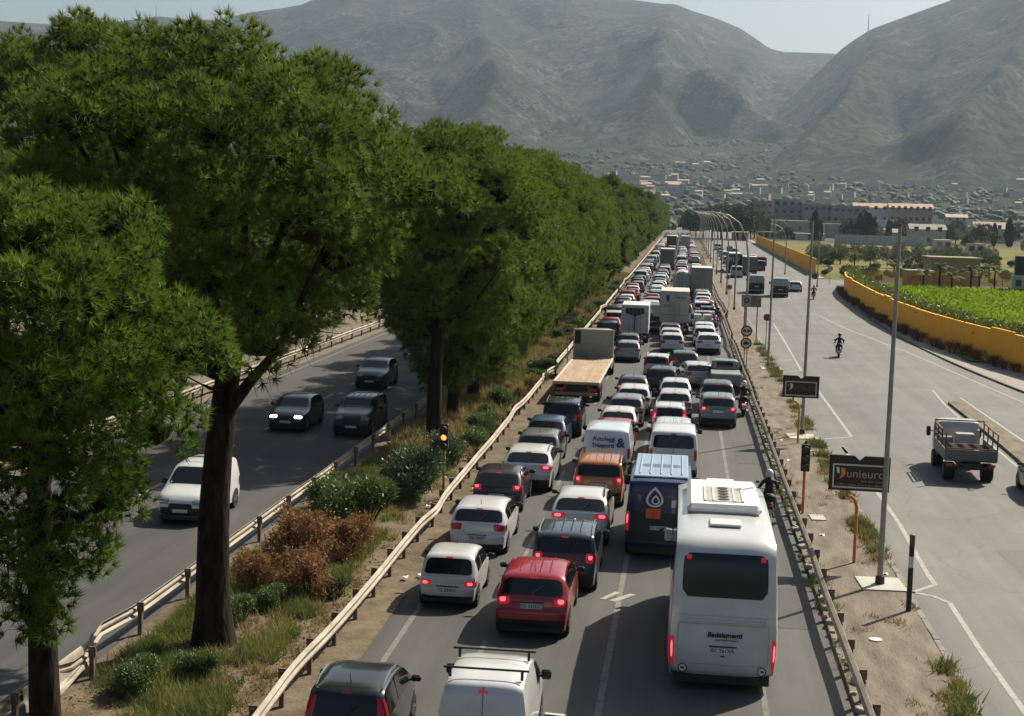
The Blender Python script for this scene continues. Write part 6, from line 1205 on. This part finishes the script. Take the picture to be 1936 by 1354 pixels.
# white boundary wall in front of the town
bw = thing('boundary_wall', 'long pale grey boundary wall in front of the town houses', 'wall', (0, 0, 0)); M_BW = material('pale_blue_wall', (.36, .40, .42), .85, var=.1, scale=.3, world=True); a = g(1577, 462); b = g(1752, 468); a = at(1577, 458, 560); b = at(1752, 466, 560); n_ = 14
for k in range(n_): mb = MB(); x0_ = a.x + (b.x - a.x) * k / n_; x1_ = a.x + (b.x - a.x) * (k + 1) / n_; mb.box(((x0_ + x1_) / 2, 560, 1.7), (x1_ - x0_ - .12, .2, 3.6)); mb.build('wall_panel', M_BW, bw)
def bld(px0, px1, ptop, Y, depth, label, wallm, roofm, floors, cols, flat=True, name='apartment_building', cat='building', rz=0, ww=1.7, wh=1.6, rh=1.8, balcony=False, zoff=0.0):
    a = at(px0, ptop, Y); b = at(px1, ptop, Y); sx = b.x - a.x; h = (a.z + b.z) / 2 - zoff; wins = [(-sx / 2 + sx * (c_ + .5) / cols, zoff * 0 + h * (f + .55) / floors) for f in range(floors) for c_ in range(cols)]
    return slab_building(name, label, ((a.x + b.x) / 2, Y + depth / 2), sx, depth, h - (0 if flat else rh), rz, wallm, roofm, wins, flat, ww, wh, .5, cat, rh, zoff, balcony)
bld(1722, 1789, 424, 585, 9, 'cream two storey house with pitched roof behind the pale boundary wall', M_CREAM, M_TILE2, 2, 3, False, 'town_house', 'house', rh=2.0)
bld(1845, 1918, 420, 690, 11, 'pink roofed villa among dark trees beyond the gardens', M_CREAM, M_TILE, 2, 4, False, 'town_house', 'house', rh=3.0)
bld(1838, 1880, 437, 680, 8, 'low terrace wing with pink roof below the pink villa', M_CREAM, M_TILE, 1, 2, False, 'town_house', 'house', rh=1.5)
bld(1683, 1765, 385, 900, 12, 'large pink apartment block with tiled roof and balconies', M_PINK, M_TILE, 3, 7, False, balcony=True, rh=2.6, ww=1.8, wh=2.2)
bld(1615, 1682, 384, 905, 12, 'pink roofed pale apartment block joined to the large pink block', M_PALEB, M_TILE, 3, 4, False, rh=2.6, ww=2, wh=2)
bld(1463, 1520, 378, 860, 12, 'grey concrete apartment block with open balconies', M_GREYB, M_GREYB, 4, 4, balcony=True, ww=2.4, wh=2)
bld(1520, 1575, 386, 850, 12, 'grey blue apartment block with dark windows between two blocks', M_GREYB, M_PALEB, 3, 5, ww=2.2, wh=1.9)
bld(1575, 1640, 390, 840, 12, 'long grey apartment block stepping down to the pink roofs', M_GREYB, M_PALEB, 3, 5, ww=2.2, wh=1.9, balcony=True)
bld(1415, 1462, 382, 880, 12, 'brown unfinished apartment block beside the tall mast', M_BROWNB, M_BROWNB, 4, 4, ww=1.8, wh=1.8)
bld(1560, 1640, 425, 700, 14, 'plain grey warehouse in front of the apartment blocks', M_GREYB, M_GREYB, 1, 1); bld(1462, 1530, 418, 700, 16, 'wide dull warehouse with pale roof behind the far fence', M_GREYB, M_PALEB, 1, 2)
bld(1648, 1705, 418, 660, 10, 'pale low house with white flat roof beside the cypress group', M_PALEB, M_PALEB, 1, 3, name='town_house', cat='house'); bld(1640, 1700, 432, 620, 8, 'grey shed behind the boundary wall next to the cypress group', M_GREYB, M_TILE2, 1, 1, False, 'shed', 'shed', rh=1.5)
bld(1432, 1505, 440, 620, 10, 'low building with teal roof and dark openings behind the far fence', M_PALEB, material('teal_roof', (.17, .24, .22), .8, var=.1), 1, 6, ww=2, wh=2); bld(1505, 1560, 443, 615, 8, 'pale long hall next to the teal roofed building', M_PALEB, M_PALEB, 1, 1)
bld(1790, 1830, 405, 950, 10, 'distant farmhouse with thin pitched roof on the plain', M_CREAM, M_TILE, 2, 3, False, 'town_house', 'house', rh=2); bld(1385, 1415, 440, 560, 9, 'narrow cream wall building beside the far road end', M_CREAM, M_CREAM, 2, 2); bld(1770, 1800, 455, 520, 6, 'low white house with flat roof among garden trees', M_PALEB, M_PALEB, 1, 2, name='town_house', cat='house'); bld(1830, 1862, 462, 480, 5, 'small white garden house with pink flat roof', M_PALEB, M_TILE, 1, 2, name='town_house', cat='house')
# cypresses and dark trees of the town
mbv = []; rgn = np.random.default_rng(9); n_ = 1600; zz = rgn.uniform(0.02, 1, n_) ; ang = rgn.uniform(0, 6.28, n_); rr = .14 * np.sin(np.pi * np.clip(zz * .92 + .08, 0, 1)) ** .7 * rgn.uniform(.7, 1.05, n_); V, F = leaves(np.stack([np.cos(ang) * rr, np.sin(ang) * rr, zz], 1) * 9, nrm(np.stack([np.cos(ang) * .4, np.sin(ang) * .4, np.ones(n_)], 1)), .9, .4, rgn); CYM = np_mesh('crown', V, F, DT[0].materials[0]); tb = MB(); tb.tube([(0, 0, -.2), (0, 0, 2)], [.25, .2], 8); CYT = tb.mesh('trunk', M_BARK)
for k, (px, pb_, s_) in enumerate(((1608, 452, 1.2), (1617, 452, 1.0), (1625, 452, 1.5), (1636, 452, 1.6), (1643, 452, 1.5), (1651, 452, 1.3), (1680, 432, 1.2), (1540, 440, 1.6), (1550, 445, 1.1), (1880, 410, 1.2), (1908, 410, 1.5), (1912, 410, 1.2))): q = at(px, 440, 600); gtree((CYM, CYT), q.x, 600, s_ * .72, 'slim dark cypress standing among the town houses', 'cypresses of the town', 'cypress_tree', 0, s_ * .8)
for k in range(46): 
    px = rg.uniform(1400, 1960); Y_ = rg.choice((600, 640, 690, 760, 800) if px < 1770 else (480, 540, 600, 640, 690, 760)); q = at(px, 440, Y_); gtree(DT if k % 3 else OT[k % 2], q.x, Y_ + rg.uniform(-10, 10), rg.uniform(.7, 1.5), 'dark leafy tree among the town houses and gardens' if k % 3 else 'grey green tree among the town houses and gardens', 'dark town trees' if k % 3 else 'grey green town trees', 'town_tree')
for k in range(11): q = at(1290 + k * 11 + rg.uniform(-4, 4), 420, 560 + rg.uniform(-40, 60)); gtree(DT, q.x + 4, q.y, rg.uniform(1.2, 1.9), 'dark tree closing the view at the far end of the queue', 'trees at the far road end', 'roadside_tree')
# village houses on the foothills
HW = []; rg = random.Random(31)
for sx, sy, h in ((11, 9, 6), (16, 9, 5), (9, 8, 7), (22, 10, 5)):
    mb = MB(); mb.box((0, 0, h / 2 - 1.5), (sx, sy, h + 3)); a = mb.mesh('wall', M_CREAM); mb = MB(); X_, Y2 = sx / 2 + .5, sy / 2 + .5; mb.add([(-X_, -Y2, h), (X_, -Y2, h), (X_, Y2, h), (-X_, Y2, h), (-X_, 0, h + 1.8), (X_, 0, h + 1.8)], [(0, 1, 5, 4), (2, 3, 4, 5), (0, 4, 3), (1, 2, 5)]); b = mb.mesh('roof', M_TILE); mb = MB(); mb.box((0, 0, h + .15), (sx + .4, sy + .4, .3)); HW.append((a, b)); HW.append((a, mb.mesh('roof', material('white_roof', (.68, .67, .63), .8, var=.08))))
cl = [(1150, 1480, 330, 382, 62), (1480, 1660, 345, 388, 22), (1700, 1930, 350, 398, 18), (1265, 1345, 308, 322, 10)]
for (xa, xb, ya, yb, cnt) in cl:
    for _ in range(cnt):
        p = hit(rg.uniform(xa, xb), rg.uniform(ya, yb))
        if p is None: continue
        t = thing('village_house', 'x', 'house', p, rg.uniform(-.5, .5)); hk = rg.choice((0, 1, 1, 2, 3, 3, 4, 5, 5, 7)); a, b = HW[hk]; tag(t, 'small %s house of the hazy village on the foothills' % ('white roofed' if hk % 2 else 'pink roofed'), None, '%s village houses on the foothills' % ('white roofed' if hk % 2 else 'pink roofed')); link('wall', a, t); link('roof', b, t); s_ = rg.uniform(.65, 1.15); t.scale = (s_, s_, s_); t.location.z += 1.2
# woods on plain and foothills that read as one mass
r = np.random.default_rng(77); VV, FF, o_ = [], [], 0; IV1, IF1 = icos(1)
for _ in range(7500):
    a_ = r.uniform(R_(-14), R_(17)) if r.uniform() < .85 else r.uniform(R_(-34), R_(26)); d_ = 780 + 2600 * r.uniform(0, 1) ** .8; x, y = d_ * math.sin(a_), d_ * math.cos(a_)
    if mnoise.noise(Vector((x / 160, y / 160, 4))) < -.12: continue
    s_ = r.uniform(1.6, 4.2) * (1.5 if r.uniform() < .15 else 1); v_ = IV1 * s_ * (1 + .22 * r.normal(size=(len(IV1), 1))) * [1.25, 1.25, .8] + [x, y, fz(x, y) + s_ * .4]; VV.append(v_); FF.append(IF1 + o_); o_ += len(v_)
tag(link('woods', np_mesh('woods', np.concatenate(VV), np.concatenate(FF), material('far_wood_leaf', (.016, .034, .010), .8, col2=(.045, .075, .022), scale=.05, world=True))), 'scattered trees and groves covering the plain and foothills', 'woods', kind='stuff')
# masts on the skyline
for px, pt, pbm, Y_ in ((295, 8, 34, 5100), (1641, 28, 55, 3650)): q = at(px, pbm + 6, Y_); q2 = at(px, pt, Y_); mb = MB(); mb.tube([(0, 0, -10), (0, 0, (q2.z - q.z))], [1.6, .7], 5); t = thing('radio_mast', 'thin radio mast on the skyline above the pines' if px < 500 else 'thin radio mast on the slope above the saddle', 'mast', q); mb.build('shaft', M_STEEL, t)
# ------------------------------------------------------------------ air
hz_ = MB(); hz_.box((0, 3900, 700), (11000, 8600, 1600)); ho = hz_.build('haze', None); ho.data.materials.clear(); hm = bpy.data.materials.new('haze_air'); hm.use_nodes = True; t = hm.node_tree; t.nodes.remove(t.nodes['Principled BSDF']); pv = t.nodes.new('ShaderNodeVolumePrincipled'); pv.inputs['Color'].default_value = (.62, .82, 1.0, 1); pv.inputs['Density'].default_value = HAZE; pv.inputs['Anisotropy'].default_value = .35; t.links.new(pv.outputs[0], t.nodes['Material Output'].inputs['Volume']); ho.data.materials.append(hm); tag(ho, 'pale blue summer haze filling the valley air', 'haze', kind='stuff')
